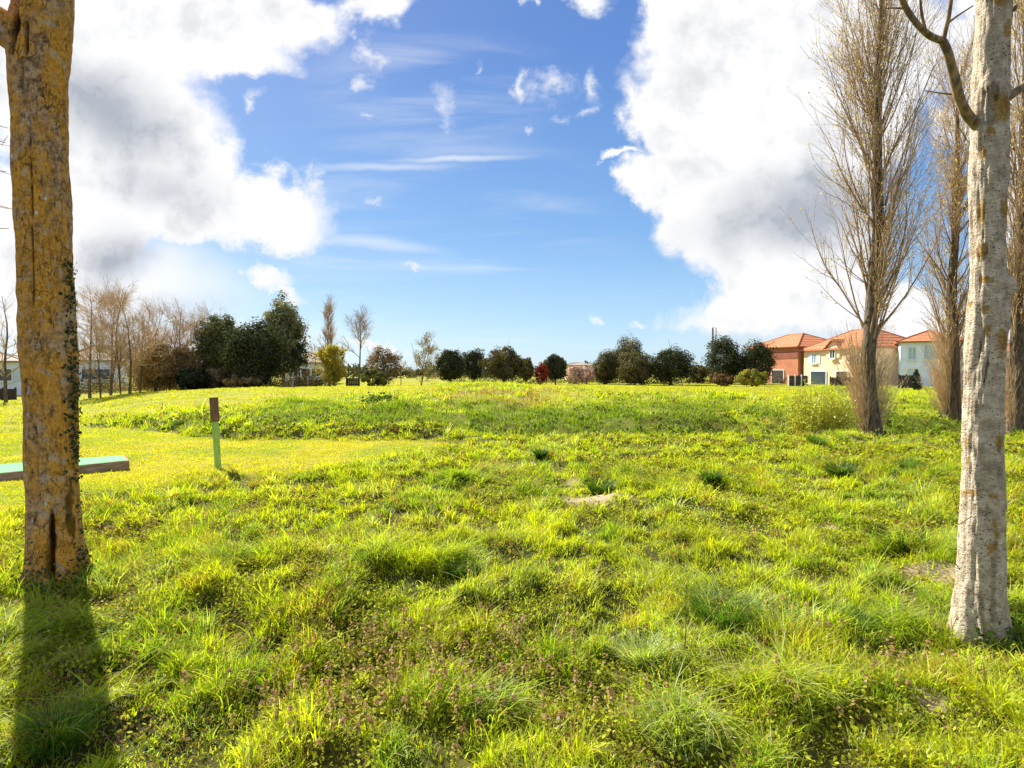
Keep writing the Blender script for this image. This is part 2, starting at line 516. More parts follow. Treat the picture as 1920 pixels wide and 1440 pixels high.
mv2 = sstep(fbm(GX * .8, GY * .8, oct=3, seed=52), .42, .66); gc = lerp(gc, lerp(np.array([.33, .30, .024]) + 0 * GX[..., None], np.array([.22, .25, .02]), mv2), np.maximum(mw, 0.75 * sf))
gc = lerp(gc, np.array([.24, .18, .07]), dr * 0.7)
gc = lerp(gc, np.array([.44, .34, .22]), so)
gb = MB()
nr, nc = GX.shape
ii = np.arange(nr - 1)[:, None] * nc + np.arange(nc - 1)[None, :]
gq = np.stack([ii, ii + 1, ii + nc + 1, ii + nc], axis=-1).reshape(-1, 4)
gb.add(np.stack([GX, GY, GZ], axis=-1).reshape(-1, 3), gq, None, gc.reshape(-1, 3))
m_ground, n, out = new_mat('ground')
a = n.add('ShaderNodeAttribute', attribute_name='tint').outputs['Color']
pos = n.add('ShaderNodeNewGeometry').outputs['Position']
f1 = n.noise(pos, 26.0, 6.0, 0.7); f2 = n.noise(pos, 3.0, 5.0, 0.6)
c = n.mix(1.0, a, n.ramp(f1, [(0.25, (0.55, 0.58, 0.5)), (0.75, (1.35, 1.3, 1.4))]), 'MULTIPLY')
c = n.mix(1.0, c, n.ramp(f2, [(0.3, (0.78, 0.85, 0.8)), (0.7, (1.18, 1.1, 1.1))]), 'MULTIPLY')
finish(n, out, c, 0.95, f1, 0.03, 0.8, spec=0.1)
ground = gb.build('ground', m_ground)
tag(ground, 'uneven grassy common with a shallow bank and a low mound behind', 'ground', kind='structure')

# ------------------------------------------------------------------ grass
m_grass = leaf_mat('grass_blades', trans=0.55, gloss=0.012, rough=0.45, vary=0.2, tr_tint=(1.2, 1.27, 0.42))
m_herb = leaf_mat('herb_leaves', trans=0.45, gloss=0.008, rough=0.6, vary=0.3, tr_tint=(1.2, 1.2, 0.6))

TL = np.array([0.0, 0.38, 0.74, 1.0])
def blade_mesh(mb, P, h, w, az, lean, droop, col, base_dark=None):
    """arched, tapering blades: 7 vertices each"""
    n = len(P)
    D = np.stack([np.cos(az), np.sin(az), 0 * az], axis=1)
    fa = az + math.pi / 2 + rng.normal(0, 0.6, n)
    S = np.stack([np.cos(fa), np.sin(fa), 0 * fa], axis=1)
    V = np.empty((n, 7, 3)); k = 0
    for j, t in enumerate(TL):
        c = P + D * (h * lean * t ** 1.7)[:, None]
        c[:, 2] = P[:, 2] + h * (t - droop * t ** 2.4)
        if j < 3:
            ww = w * (0.5, 0.46, 0.30)[j]
            V[:, k] = c - S * ww[:, None]; V[:, k + 1] = c + S * ww[:, None]; k += 2
        else:
            V[:, k] = c
    o = np.arange(n)[:, None] * 7
    Q = np.concatenate([o + np.array([[0, 1, 3, 2]]), o + np.array([[2, 3, 5, 4]])])
    T = o + np.array([[4, 5, 6]])
    C = np.repeat(col[:, None, :], 7, axis=1).copy()
    mb.add(V.reshape(-1, 3), Q, T, C.reshape(-1, 3))

YEL = np.array([.50, .54, .016]); MID = np.array([.43, .505, .020]); DEEP = np.array([.19, .31, .025])
PALE = np.array([.50, .56, .26]); STRAW = np.array([.44, .34, .13]); MOWN = np.array([.54, .48, .022]); RED = np.array([.24, .13, .07])
LUSH = [(on_plane(px, py), r) for px, py, r in
        [(100, 1200, .55), (110, 1330, .45), (1340, 1130, .40), (1240, 1230, .25), (1690, 1030, .35), (920, 1320, .2), (1280, 1370, .35), (700, 1060, .3), (860, 1075, .3),
         (1560, 890, .7), (1660, 880, .6), (1880, 1150, .35), (1450, 1300, .3), (900, 900, .8), (1180, 905, .7), (1330, 905, .4), (1240, 960, .5), (450, 1060, .4), (1640, 1170, .3)]]
def lush(x, y):
    s = 0 * x
    for p, r in LUSH:
        s = np.maximum(s, 1 - sstep(np.hypot(x - p[0], (y - p[1])) / r + (fbm(x * 3, y * 3, oct=2, seed=91) - .5) * .8, 0.4, 1.1))
    return s
TRUNK_L = on_plane(107, 1088); TRUNK_R = on_plane(1838, 1180)
def scatter(y0, y1, dens, margin=2.3):
    n = int(dens * (y1 * y1 - y0 * y0) * 0.5 * 2 * 1.0 + dens * margin * 2 * (y1 - y0))
    y = np.sqrt(rng.uniform(y0 * y0, y1 * y1, n))
    x = rng.uniform(-1, 1, n) * (y * 0.98 + margin)
    return x, y
def grass_zone(mb, y0, y1, dens, wlo, whi, hk=1.0, farz=False):
    """tufts of blades leaning out from their crowns, with short filler between them"""
    per = 26
    tx, ty = scatter(y0, y1, dens / per * 1.1)
    nt = len(tx)
    fx, fy = scatter(y0, y1, dens * .58)
    ts = rng.uniform(.018, .050, nt) * (2.2 if farz else 1.0) * (1 + .05 * ty)
    cnt = rng.integers(12, 40, nt)
    idx = np.repeat(np.arange(nt), cnt)
    ox = rng.normal(0, 1, len(idx)) * ts[idx]; oy = rng.normal(0, 1, len(idx)) * ts[idx]
    x = np.concatenate([tx[idx] + ox, fx]); y = np.concatenate([ty[idx] + oy, fy])
    fill = np.concatenate([np.zeros(len(idx), bool), np.ones(len(fx), bool)])
    az = np.concatenate([np.arctan2(oy, ox), rng.uniform(0, 6.28, len(fx))])
    tone = np.concatenate([rng.normal(0, 1, nt)[idx], rng.normal(0, 1, len(fx))])
    th_ = np.concatenate([rng.gamma(3.2, 1 / 3.2, nt)[idx], np.full(len(fx), .55)])
    kind = np.concatenate([rng.random(nt)[idx], rng.random(len(fx))])
    mo = mown(x, y); lu = lush(x, y); so_ = soil(x, y); sf_ = smooth_far(x, y); dr_ = dry(x, y)
    cl = fbm(x * 2.6, y * 2.6, oct=3, seed=31); big = fbm(x * 0.55, y * 0.55, oct=3, seed=33)
    hump0 = sstep(fbm(x * 4.0, y * 4.0, oct=3, seed=7), .34, .55)
    keep = np.where(fill, .82 + .18 * hump0, .24 + .9 * hump0 * (.5 + .5 * sstep(cl, .30, .60)) + .5 * lu)
    keep = np.where(rng.random(len(x)) < mo, .92, keep) * (1 - 0.97 * so_)
    dt = np.minimum(np.hypot(x - TRUNK_L[0], y - TRUNK_L[1]) / .22, np.hypot(x - TRUNK_R[0], y - TRUNK_R[1]) / .13)
    pz = SOIL[0][0]; keep = keep * np.where((np.abs(x - pz[0]) < .42) & (y < pz[1]) & (y > pz[1] - 1.0), .45, 1)
    ok = (rng.random(len(x)) < keep) & (dt > 1) & (y > 1.2)
    x, y, mo, lu, sf_, dr_, cl, big, fill, az, tone, th_, kind = [v[ok] for v in (x, y, mo, lu, sf_, dr_, cl, big, fill, az, tone, th_, kind)]
    n = len(x)
    z = height(x, y) - 0.006
    hump = sstep(fbm(x * 4.0, y * 4.0, oct=3, seed=7), .40, .66)
    h = (0.30 + 0.70 * rng.random(n)) * (0.020 + 0.034 * th_ + (0.05 + 0.06 * th_) * hump + 0.02 * sstep(big, .45, .7)) * hk
    h = np.where(fill, h * .7, h) * .9 * (1 + 0.75 * lu)
    h = np.where(rng.random(n) < mo * .985, rng.uniform(.012, .036, n), h)
    if farz: h = np.where(rng.random(n) < sf_, h * 0.45, h * 1.35)
    wind = fbm(x * 0.7, y * 0.7, oct=2, seed=37) * 9
    az = np.where(rng.random(n) < .22 + .4 * lu, wind, az) + rng.normal(0, 0.55, n)
    lean = np.abs(rng.normal(0.62, 0.32, n)) + 0.4 * lu
    droop = np.clip(rng.normal(0.22, 0.16, n) + 0.20 * lu, 0, 0.62)
    w = rng.uniform(wlo, whi, n) * np.where(mo > .5, .8, 1.0)
    mixv = fbm(x * 1.3, y * 1.3, oct=4, seed=39) + tone * .10
    yel = np.clip(sstep(mixv, .38, .62) * .75 + .45 * sstep(fbm(x * 4.0, y * 4.0, oct=3, seed=7), .46, .68) * (rng.random(n) < .8), 0, 1)
    col = lerp(np.tile(MID, (n, 1)), YEL, yel)
    deep = sstep(fbm(x * 2.2, y * 2.2, oct=3, seed=43) + tone * .06, .53, .68)
    col = lerp(col, DEEP, deep * 0.75)
    col = lerp(col, MID * 0.75 + np.array([0, .03, .01]), 0.5 * lu)
    pale = (kind < 0.05 + 0.20 * sstep(fbm(x * 1.0, y * 1.0, oct=2, seed=45), .55, .7)) * (1 - mo)
    col = lerp(col, PALE, pale * 0.75)
    straw = rng.random(n) < 0.06 + 0.14 * sstep(fbm(x * 1.6, y * 1.6, oct=2, seed=48), .52, .68)
    col = lerp(col, STRAW, straw * 0.75)
    rust = (kind > .94 - .09 * sstep(fbm(x * 1.9, y * 1.9, oct=2, seed=49), .5, .66)) * (1 - mo)
    col = lerp(col, np.array([.42, .22, .08]), rust * .75)
    mvar = sstep(fbm(x * .8, y * .8, oct=3, seed=52), .42, .66)
    col = lerp(col, lerp(np.tile(MOWN, (n, 1)), np.array([.40, .42, .02]), mvar * .8), mo * 0.9)
    if farz:
        band = sstep(px_of(x, y), 400, 560) * (1 - sstep(y, 20, 26)) * sstep(fbm(x * .8, y * .5, oct=3, seed=53), .30, .5)
        col = lerp(col, np.array([.13, .20, .022]), band * .85)
        col = lerp(col, MOWN * np.array([.85, .9, 1]), sf_ * 0.7)
        col = lerp(col, np.array([.40, .26, .11]), dr_ * (rng.random(n) < .75) * 0.9)
    col = col * (1 + .10 * np.clip(tone, -2, 2))[:, None] * rng.uniform(.82, 1.18, (n, 1))
    blade_mesh(mb, np.stack([x, y, z], axis=1), h, w, az, lean, droop, col)
mb = MB()
grass_zone(mb, 1.4, 5.5, 6200, .0035, .0075)
grass_zone(mb, 5.5, 9.2, 2600, .0060, .0110)
grass_zone(mb, 9.2, 14.6, 1250, .0090, .0160)
grass = mb.build('grass', m_grass, smooth=False)
tag(grass, 'tangled yellow green grass and shorter mown turf of the near field', 'grass', kind='stuff')
mb = MB()
grass_zone(mb, 14.2, 24, 330, .013, .026, 1.25, True)
grass_zone(mb, 24, 42, 130, .022, .042, 1.25, True)
grass_zone(mb, 42, 90, 9, .05, .10, 1.5, True)
fg = mb.build('rough_grass', m_grass, smooth=False)
tag(fg, 'rough tufted grass covering the bank and the mound', 'grass', kind='stuff')

# low broad-leaved herbs among the blades
def herb_zone(mb, y0, y1, dens, s0, s1):
    x, y = scatter(y0, y1, dens)
    f = fbm(x * 1.15, y * 1.15, oct=3, seed=61)
    ok = (rng.random(len(x)) < sstep(f, .42, .62)) & (mown(x, y) < .3) & (soil(x, y) < .4)
    x, y, f = x[ok], y[ok], f[ok]; n = len(x)
    P = np.stack([x, y, height(x, y) + rng.gamma(3, .012, n)], axis=1)
    N = np.stack([rng.normal(0, .8, n), rng.normal(-.1, .8, n), np.ones(n)], axis=1)
    red = rng.random(n) < 0.10 + 0.3 * sstep(fbm(x * 1.4, y * 1.4, oct=2, seed=63), .5, .66)
    base = np.array([.46, .50, .02]) * (1 - .65 * rng.random((n, 1)) ** 1.3)
    col = np.where(red[:, None], RED * rng.uniform(.6, 1.3, (n, 1)), base)
    mb.cards(P, N, rng.uniform(s0, s1, n), 1.7, col, diamond=True)
mb = MB()
herb_zone(mb, 1.5, 5.5, 3800, .008, .019)
herb_zone(mb, 5.5, 10, 1500, .014, .028)
herb_zone(mb, 10, 14.5, 420, .03, .055)
hb = mb.build('ground_herbs', m_herb, smooth=False)
tag(hb, 'low leafy herbs creeping between the grass blades', 'ground cover', kind='stuff')

# red dead-nettle in drifts: little stems ringed with leaves, purple brown at the top
def nettles(mb, spots):
    Ps, hs = [], []
    for px, py, rx, ry, n_ in spots:
        n_ = int(n_ * .42)
        p = on_plane(px, py)
        xx = p[0] + rng.normal(0, rx, n_); yy_ = p[1] + rng.normal(0, ry, n_)
        ok = yy_ > 1.6
        Ps.append(np.stack([xx[ok], yy_[ok]], axis=1))
    P = np.concatenate(Ps); n = len(P)
    z = height(P[:, 0], P[:, 1]); hh = rng.uniform(.07, .17, n)
    B = np.concatenate([P, z[:, None]], axis=1)
    tip = B + np.stack([rng.normal(0, .02, n), rng.normal(0, .02, n), hh], axis=1)
    L = np.linspace(0, 1, 3)[None, :, None]
    mb.tubes(B[:, None, :] * (1 - L) + tip[:, None, :] * L, np.tile(np.array([.0016, .0014, .001]), (n, 1)), 3, np.tile([.16, .10, .05], (n, 1)))
    for lev in np.linspace(.3, 1, 6):
        for q in range(4):
            a_ = rng.uniform(0, 6.28, n)
            r = (0.016 if lev < .8 else 0.010) * rng.uniform(.6, 1.3, n)
            C = B * (1 - lev) + tip * lev + np.stack([np.cos(a_) * r, np.sin(a_) * r, rng.normal(0, .004, n)], axis=1)
            N = np.stack([np.cos(a_) * .5, np.sin(a_) * .5, np.ones(n)], axis=1)
            top = np.array([.36, .21, .10]) if lev > .75 else np.array([.36, .34, .035])
            pk = (rng.random(n) < .05) * (lev > .7)
            cc = top * rng.uniform(.7, 1.3, (n, 1))
            cc = np.where(pk[:, None] > 0, np.array([.52, .34, .33]), cc)
            mb.cards(C, N, rng.uniform(.010, .019, n), 1.2, cc, diamond=True)
mb = MB()
nettles(mb, [(620, 1010, .45, .35, 170), (360, 985, .5, .35, 120), (700, 1220, .45, .22, 200), (560, 1290, .3, .15, 120), (900, 1270, .25, .15, 110), (760, 1350, .3, .1, 90),
             (960, 1210, .3, .2, 80), (1010, 1070, .3, .3, 60), (1680, 1260, .2, .15, 60), (1560, 1340, .2, .1, 40), (430, 950, .6, .5, 120), (800, 985, .5, .4, 80),
             (1400, 880, 1.2, .6, 90), (1590, 840, .9, .5, 110), (1470, 1180, .2, .15, 40), (1060, 1350, .25, .1, 60)])
nb = mb.build('dead_nettles', m_herb, smooth=False)
tag(nb, 'drifts of purple brown dead nettle in the long grass', 'wildflowers', kind='stuff')

# ragged low weeds on the bank and slope behind
def bank_weeds(mb):
    xs, ys_ = [], []
    for k in range(4200):
        px = rng.uniform(180, 1900); d = rng.uniform(13.2, 34)
        x = (px - 960) / F * d
        if px < 880:
            edge = fair_far(px) + .2
            p = math.exp(-abs(d - edge) / 1.6) if d > edge else 0
            p = max(p, .25 * float(fbm(np.array([x * .5]), np.array([d * .5]), oct=2, seed=67)[0] > .55) * (1 - float(smooth_far(np.array([x]), np.array([d]))[0])))
        else:
            p = .95 * math.exp(-abs(d - 15.4) / 1.8) + .4 * (d < 27) * float(fbm(np.array([x * .5]), np.array([d * .3]), oct=2, seed=67)[0] > .5)
        if rng.random() < p and (px < 880 or rng.random() < .75): xs.append(x); ys_.append(d)
    for x, d in zip(xs, ys_):
        n = rng.integers(14, 44); s = rng.uniform(.05, .24); hgt = rng.uniform(.06, .26)
        off = rng.normal(size=(n, 3)) * np.array([s, s, hgt * .5])
        C = np.array([x, d, H(x, d)]) + off; C[:, 2] = H(x, d) + np.abs(off[:, 2])
        g = np.array([.085, .14, .018]) if rng.random() < .6 else np.array([.20, .22, .03])
        if px_of(x, d) < 880 and d - fair_far(px_of(x, d)) < .7: g = np.array([.05, .08, .016])
        if px_of(x, d) > 880 and rng.random() < .65: g = np.array([.06, .10, .016])
        if rng.random() < .12: g = np.array([.18, .12, .05])
        mb.cards(C, rng.normal(size=(n, 3)) + np.array([0, -.3, .6]), rng.uniform(.03, .075, n), 1.3, g * rng.uniform(.6, 1.3, (n, 1)), diamond=True)
mb = MB(); bank_weeds(mb)
bw = mb.build('bank_weeds', m_herb, smooth=False)
tag(bw, 'dark leafy weeds along the foot of the bank and over the slope', 'weeds', kind='stuff')

# single tussocks that stand out of the field
def tussock(px, py, wpx, col, label, hk=1.0, n_=520):
    b = on_plane(px, py); b[2] = H(b[0], b[1])
    t = thing('grass_tussock', label, 'grass tussock', b, 'grass tussocks in the field')
    s = wpx / F * b[1] / 2
    n = n_
    a = rng.uniform(0, 6.28, n); r = s * 0.45 * np.sqrt(rng.random(n))
    P = np.stack([np.cos(a) * r, np.sin(a) * r, np.full(n, -.02)], axis=1)
    P[:, 2] += height(P[:, 0] + b[0], P[:, 1] + b[1]) - b[2]
    h = s * rng.uniform(.5, 1.25, n) * hk
    m = MB()
    blade_mesh(m, P, h, np.full(n, .0009 * b[1] + .002), a + rng.normal(0, .5, n), rng.uniform(.3, .9, n), rng.uniform(.1, .5, n), np.array(col) * rng.uniform(.6, 1.35, (n, 1)))
    m.build('blades', m_grass, t, smooth=False)
DK = (.050, .105, .022); GR = (.10, .19, .025); PL = (.44, .51, .22)  # PL is a pale whitish green blade colour
for px, py, w_, c_, lab, hk in [
    (1013, 866, 30, DK, 'small dark green tussock alone in the middle of the field', 1.5),
    (1334, 914, 52, DK, 'round dark green tussock right of the bare sandy patch', 1.3),
    (1128, 925, 88, DK, 'broad dark tussock just behind the bare sandy patch', .8),
    (690, 1072, 64, GR, 'dark tussock in open grass left of the field centre', 1.2),
    (862, 1088, 88, GR, 'wide bluish tussock beside the dark one left of centre', .9),
    (1690, 1036, 130, DK, 'big dark tussock close on the left of the pale trunk', .8),
    (1575, 897, 74, DK, 'dark weedy tussock on the near lip below the yellow bush', .8),
    (1695, 880, 84, GR, 'low leafy tussock below the tall bare poplar', .7),
    (1205, 1240, 150, PL, 'pale drooping tussock whitish green in the near grass', .8),
    (1350, 1165, 190, GR, 'large arching green tussock in the near field', .75),
    (1270, 1395, 220, PL, 'whitish wind combed tussock at the bottom edge of the picture', .6),
    (1600, 1165, 100, GR, 'dark gapped tussock in the grass near the pale trunk foot', .9),
    (925, 1345, 120, DK, 'dark hollow tussock among the purple dead nettles', 1.0),
    (110, 1400, 150, GR, 'tall green tussock in the shadow of the ochre trunk', 1.3),
    (1530, 838, 40, GR, 'bright green tuft on the near lip under the yellow bush', 1.2)]:
    tussock(px, py, w_, c_, lab, hk)
b = on_plane(712, 768, .15); b[1] = 22; b = ground_px(712, 22.0)
t = thing('weed_clump', 'dark leafy weed clump standing alone on the slope', 'weed', b)
m = MB(); C = rng.normal(size=(260, 3)) * np.array([.28, .28, .13]) + np.array([0, 0, .16])
m.cards(C, rng.normal(size=(260, 3)) + np.array([0, 0, .5]), rng.uniform(.06, .12, 260), 1.4, np.array([.06, .10, .02]) * rng.uniform(.6, 1.4, (260, 1)), diamond=True)
m.build('leaves', m_herb, t, smooth=False)
m_stalk = plain_mat('dry_stalk', (.12, .08, .04), .8)
for px, y0_, y1_, lean_, lab in [(1281, 1250, 1095, 8, 'thin dark dry stalk upright in the middle of the near grass'), (1800, 985, 872, -24, 'thin leaning dry stalk beside the pale trunk')]:
    b = on_plane(px, y0_); b[2] = H(b[0], b[1])
    t = thing('dry_stalk', lab, 'stalk', b, 'dry stalks in the grass')
    top = at(px + lean_, y1_, b[1]) - b
    m = MB(); L = np.linspace(0, 1, 6)[:, None]
    m.tubes((L * top + np.sin(L * 5) * np.array([[.006, 0, 0]]))[None], np.linspace(.0035, .0015, 6)[None], 5)
    m.build('stem', m_stalk, t)

# ------------------------------------------------------------------ the two near trunks
def spline(T, P, t):
    """smooth interpolation of rows of P over T"""
    T = np.asarray(T, float); P = np.asarray(P, float)
    out = []
    m = np.gradient(P, T, axis=0) if P.ndim > 1 else np.gradient(P, T)
    i = np.clip(np.searchsorted(T, t, side='right') - 1, 0, len(T) - 2)
    h = T[i + 1] - T[i]; s = (t - T[i]) / h
    sh = (lambda a: a[:, None]) if P.ndim > 1 else (lambda a: a)
    h00, h10, h01, h11 = 2 * s**3 - 3 * s**2 + 1, s**3 - 2 * s**2 + s, -2 * s**3 + 3 * s**2, s**3 - s**2
    return sh(h00) * P[i] + sh(h10 * h) * m[i] + sh(h01) * P[i + 1] + sh(h11 * h) * m[i + 1]

def trunk_mesh(rows, d, base, nlev=260, sides=96, rough=.010, furrow=.010, seed=5, flare=.22, lobes=5):
    """rows of (py, left px, right px): a solid bole with real depth, base at 'base'"""
    rows = sorted(rows, key=lambda r: -r[0])
    c = np.array([at((l + r) / 2, py, d) for py, l, r in rows]) - base
    rad = np.array([(r - l) / 2 / F * d * math.cos(math.atan(((l + r) / 2 - 960) / F)) for py, l, r in rows])
    zz = c[:, 2]
    z = np.linspace(zz[0] - .12, zz[-1], nlev)
    C = spline(zz, c, np.clip(z, zz[0], None)); C[:, 2] = z
    R = spline(zz, rad, np.clip(z, zz[0], None))
    th = np.linspace(0, 2 * math.pi, sides, endpoint=False)
    TH, ZZ = np.meshgrid(th, z)
    cx, sx = np.cos(TH), np.sin(TH)
    r = np.repeat(R[:, None], sides, axis=1)
    fl = flare * np.exp(-np.clip(ZZ - zz[0], 0, None) / .16)
    r = r * (1 + fl * (.35 + .65 * np.cos(lobes * TH + 1.3 + seed) ** 2))
    n1 = fbm(cx * 1.6, sx * 1.6, ZZ * 1.7, oct=4, seed=seed) - .5
    n2 = fbm(cx * 7, sx * 7, ZZ * 5, oct=3, seed=seed + 9) - .5
    n3 = np.abs(fbm(cx * 9, sx * 9, ZZ * 2.2, oct=3, seed=seed + 19) - .5)
    r = r * (1 + .16 * n1) + rough * n2 * 1.6 - furrow * np.exp(-(n3 / .03) ** 2)
    return C, r, TH, ZZ, z

def close_tube(mb, C, r, TH, col):
    k, s = r.shape
    V = np.stack([C[:, 0:1] + r * np.cos(TH), C[:, 1:2] + r * np.sin(TH), np.repeat(C[:, 2:3], s, axis=1)], axis=-1)
    a = np.arange(k - 1)[:, None] * s; b = np.arange(s)[None, :]; b2 = (b + 1) % s
    Q = np.stack([a + b, a + b2, a + s + b2, a + s + b], axis=-1).reshape(-1, 4)
    mb.add(V.reshape(-1, 3), Q, None, col.reshape(-1, 3))
    return V

def limb(mb, pts, r0, r1, sides=12, k=28, wob=.25, seed=1, col=(1, 1, 1)):
    pts = np.asarray(pts, float)
    T = np.concatenate([[0], np.cumsum(np.linalg.norm(np.diff(pts, axis=0), axis=1))])
    t = np.linspace(0, T[-1], k)
    P = spline(T, pts, t)
    R = r0 + (r1 - r0) * (t / T[-1]) ** .8
    R = R * (1 + wob * (vnoise(t * 9, t * 0 + seed, seed=seed) - .5))
    mb.tubes(P[None], R[None], sides, np.array([col]))
    return P, R

def twigs(mb, P, R, m, t0, t1, L, ang, up, k=4, ratio=.6, rmin=.001, wob=.15, col=None, sides=4):
    """m side shoots on each of the n shoots P[n,k,3]; returns the new shoots"""
    n, K, _ = P.shape
    idx = np.repeat(np.arange(n), m); N = len(idx)
    t = rng.uniform(t0, t1, N) * (K - 1)
    i = np.minimum(t.astype(int), K - 2); f = (t - i)[:, None]
    b = P[idx, i] * (1 - f) + P[idx, i + 1] * f
    dr_ = P[idx, i + 1] - P[idx, i]; dr_ /= np.linalg.norm(dr_, axis=1, keepdims=True) + 1e-9
    rr = (R[idx, i] * (1 - f[:, 0]) + R[idx, i + 1] * f[:, 0]) * ratio
    q = rng.normal(size=(N, 3)); q -= (q * dr_).sum(1, keepdims=True) * dr_; q /= np.linalg.norm(q, axis=1, keepdims=True) + 1e-9
    a = np.radians(rng.uniform(ang[0], ang[1], N))[:, None]
    dcur = np.cos(a) * dr_ + np.sin(a) * q
    lens = rng.uniform(L[0], L[1], N)
    if isinstance(L, tuple) and len(L) == 3: lens = lens * (1 - L[2] * (t / (K - 1)))
    out = np.empty((N, k, 3)); out[:, 0] = b
    for j in range(1, k):
        out[:, j] = out[:, j - 1] + dcur * (lens / (k - 1))[:, None]
        dcur = dcur + np.array([0, 0, up]) / k + rng.normal(0, wob, (N, 3))
        dcur /= np.linalg.norm(dcur, axis=1, keepdims=True)
    rr = np.clip(rr, rmin, None)
    R2 = rr[:, None] + (rmin - rr)[:, None] * np.linspace(0, 1, k)[None, :]
    if col is None: cc = np.ones((N, 3))
    else: cc = np.asarray(col) * rng.uniform(.75, 1.25, (N, 1))
    mb.tubes(out, R2, sides, cc)
    return out, R2

# left: thick ochre lichened bole in its own shade
bl = TRUNK_L.copy(); bl[2] = H(bl[0], bl[1])
LD = bl[1]
left_tree = thing('lichen_tree', 'thick tree trunk crusted with ochre lichen, ivy up its edge, standing in lush grass', 'tree', bl, 'bare near trees framing the field')
rowsL = [(1092, 50, 166), (1060, 51, 162), (1000, 49, 158), (940, 47, 153), (850, 44, 150), (750, 41, 149), (650, 36, 146), (560, 33, 142), (460, 29, 138),
         (380, 26, 134), (300, 23, 131), (220, 20, 130), (150, 15, 131), (100, 12, 134), (60, 16, 138), (20, 24, 140), (-40, 34, 140), (-120, 48, 142), (-300, 66, 146), (-600, 84, 148)]
C, r, TH, ZZ, zlev = trunk_mesh(rowsL, LD, bl, nlev=330, sides=112, rough=.018, furrow=.010, seed=5, flare=.34)
PXv = 960 + F * (C[:, 0:1] + r * np.cos(TH) + bl[0]) / (C[:, 1:2] + r * np.sin(TH) + bl[1])
PYv = HOR - F * (ZZ + bl[2] - EYE) / (C[:, 1:2] + r * np.sin(TH) + bl[1])
front = (np.sin(TH) < .1)
def scar(cx, cy, rx, ry, slant=0.0, ragged=.5, seed=0):
    u = (PXv - cx - slant * (PYv - cy)) / rx; v = (PYv - cy) / ry
    e = np.hypot(u, v) + (fbm(PXv * .12, PYv * .05, oct=3, seed=seed) - .5) * ragged * 2
    return (1 - sstep(e, .55, 1.1)) * front
crack = np.maximum(scar(92, 1030, 9, 75, -.03, .5, 3), .6 * scar(84, 1060, 8, 40, 0, .5, 4))
hole = np.maximum(scar(40, 60, 10, 45, -.10, .6, 5), np.maximum(.8 * scar(62, 75, 4, 50, -.05, .5, 6), .5 * scar(52, 150, 5, 40, 0, .6, 8)))
pink = scar(38, 15, 16, 26, 0, .3, 7)
dark_moss = scar(127, 960, 9, 60, .05, .8, 9)
seam = scar(66, 420, 1.6, 260, 0.0, .25, 10)
r = r - .045 * crack - .035 * hole - .012 * seam
col = np.ones(r.shape + (3,))
dk = np.array([.10, .075, .06])
col = lerp(col, dk, np.clip(crack * 1.2, 0, 1)); col = lerp(col, dk, np.clip(hole, 0, 1)); col = lerp(col, dk * 2.2, seam)
col = lerp(col, np.array([1.15, .78, .85]), pink * (1 - hole) * .7)
col = lerp(col, np.array([.16, .19, .12]), dark_moss * .85)
mb = MB(); close_tube(mb, C, r, TH, col)
m_barkL, n, out = new_mat('lichen_bark')
ob = n.add('ShaderNodeTexCoord').outputs['Object']
a = n.add('ShaderNodeAttribute', attribute_name='tint').outputs['Color']
sv = n.mapping(ob, scale=(1, 1, .45))
big = n.noise(sv, 5.0, 7.0, .62); mid = n.noise(ob, 19.0, 7.0, .68); fine = n.noise(n.mapping(ob, scale=(1, 1, .5)), 75.0, 6.0, .7)
vo = n.voro(ob, 26.0, 'SMOOTH_F1'); vo2 = n.voro(n.mapping(ob, scale=(1, 1, .7)), 13.0)
c = n.mix(n.smooth(mid, .35, .65), (.25, .135, .065), (.74, .51, .31))
och = n.mix(n.smooth(fine, .3, .7), (.50, .21, .022), (.95, .48, .042))
c = n.mix(n.smooth(n.math('ADD', big, n.math('MULTIPLY', mid, .45)), .58, .78), c, n.mix(.15, och, c))
c = n.mix(n.math('MULTIPLY', n.smooth(n.noise(ob, 12.0, 5.0, .6), .55, .63), .6), c, (.58, .46, .36))
c = n.mix(n.math('MULTIPLY', n.smooth(vo2, .17, .10), n.smooth(n.noise(ob, 5.5, 3.0), .52, .6)), c, (.80, .74, .60))
c = n.mix(n.smooth(fine, .40, .30), c, (.05, .035, .02))
c = n.mix(n.math('MULTIPLY', n.smooth(n.noise(n.mapping(ob, scale=(1, 1, .3)), 24.0, 6.0, .7), .60, .66), .75), c, (.06, .045, .025))
ve = n.add('ShaderNodeTexVoronoi', feature='DISTANCE_TO_EDGE'); n.put(ve.inputs['Vector'], n.vmath('ADD', n.mapping(ob, scale=(1, 1, .38)), n.vmath('SCALE', n.noise(ob, 9.0, 4.0, out='Color'), .10))); ve.inputs['Scale'].default_value = 20.0
crk = n.math('MULTIPLY', n.smooth(ve.outputs['Distance'], .055, .0), n.smooth(n.noise(ob, 7.0, 5.0), .48, .62))
c = n.mix(n.math('MULTIPLY', crk, .32), c, (.09, .05, .03))
c = n.mix(1.0, c, a, 'MULTIPLY')
hgt = n.math('ADD', n.math('MULTIPLY', fine, .5), n.math('ADD', n.math('MULTIPLY', crk, -.8), n.math('ADD', mid, n.math('MULTIPLY', vo, -.4))))
finish(n, out, c, .9, hgt, .03, 1.0, spec=.08)
mb.build('trunk', m_barkL, left_tree)
mb = MB()
PL_ = lambda px, py, d=LD: at(px, py, d) - bl
P1, R1 = limb(mb, [PL_(40, 75), PL_(-10, 40, LD - .05), PL_(-80, 0, LD - .15), PL_(-180, -120, LD - .2), PL_(-330, -420, LD - .1)], .135, .07, 20, 40)
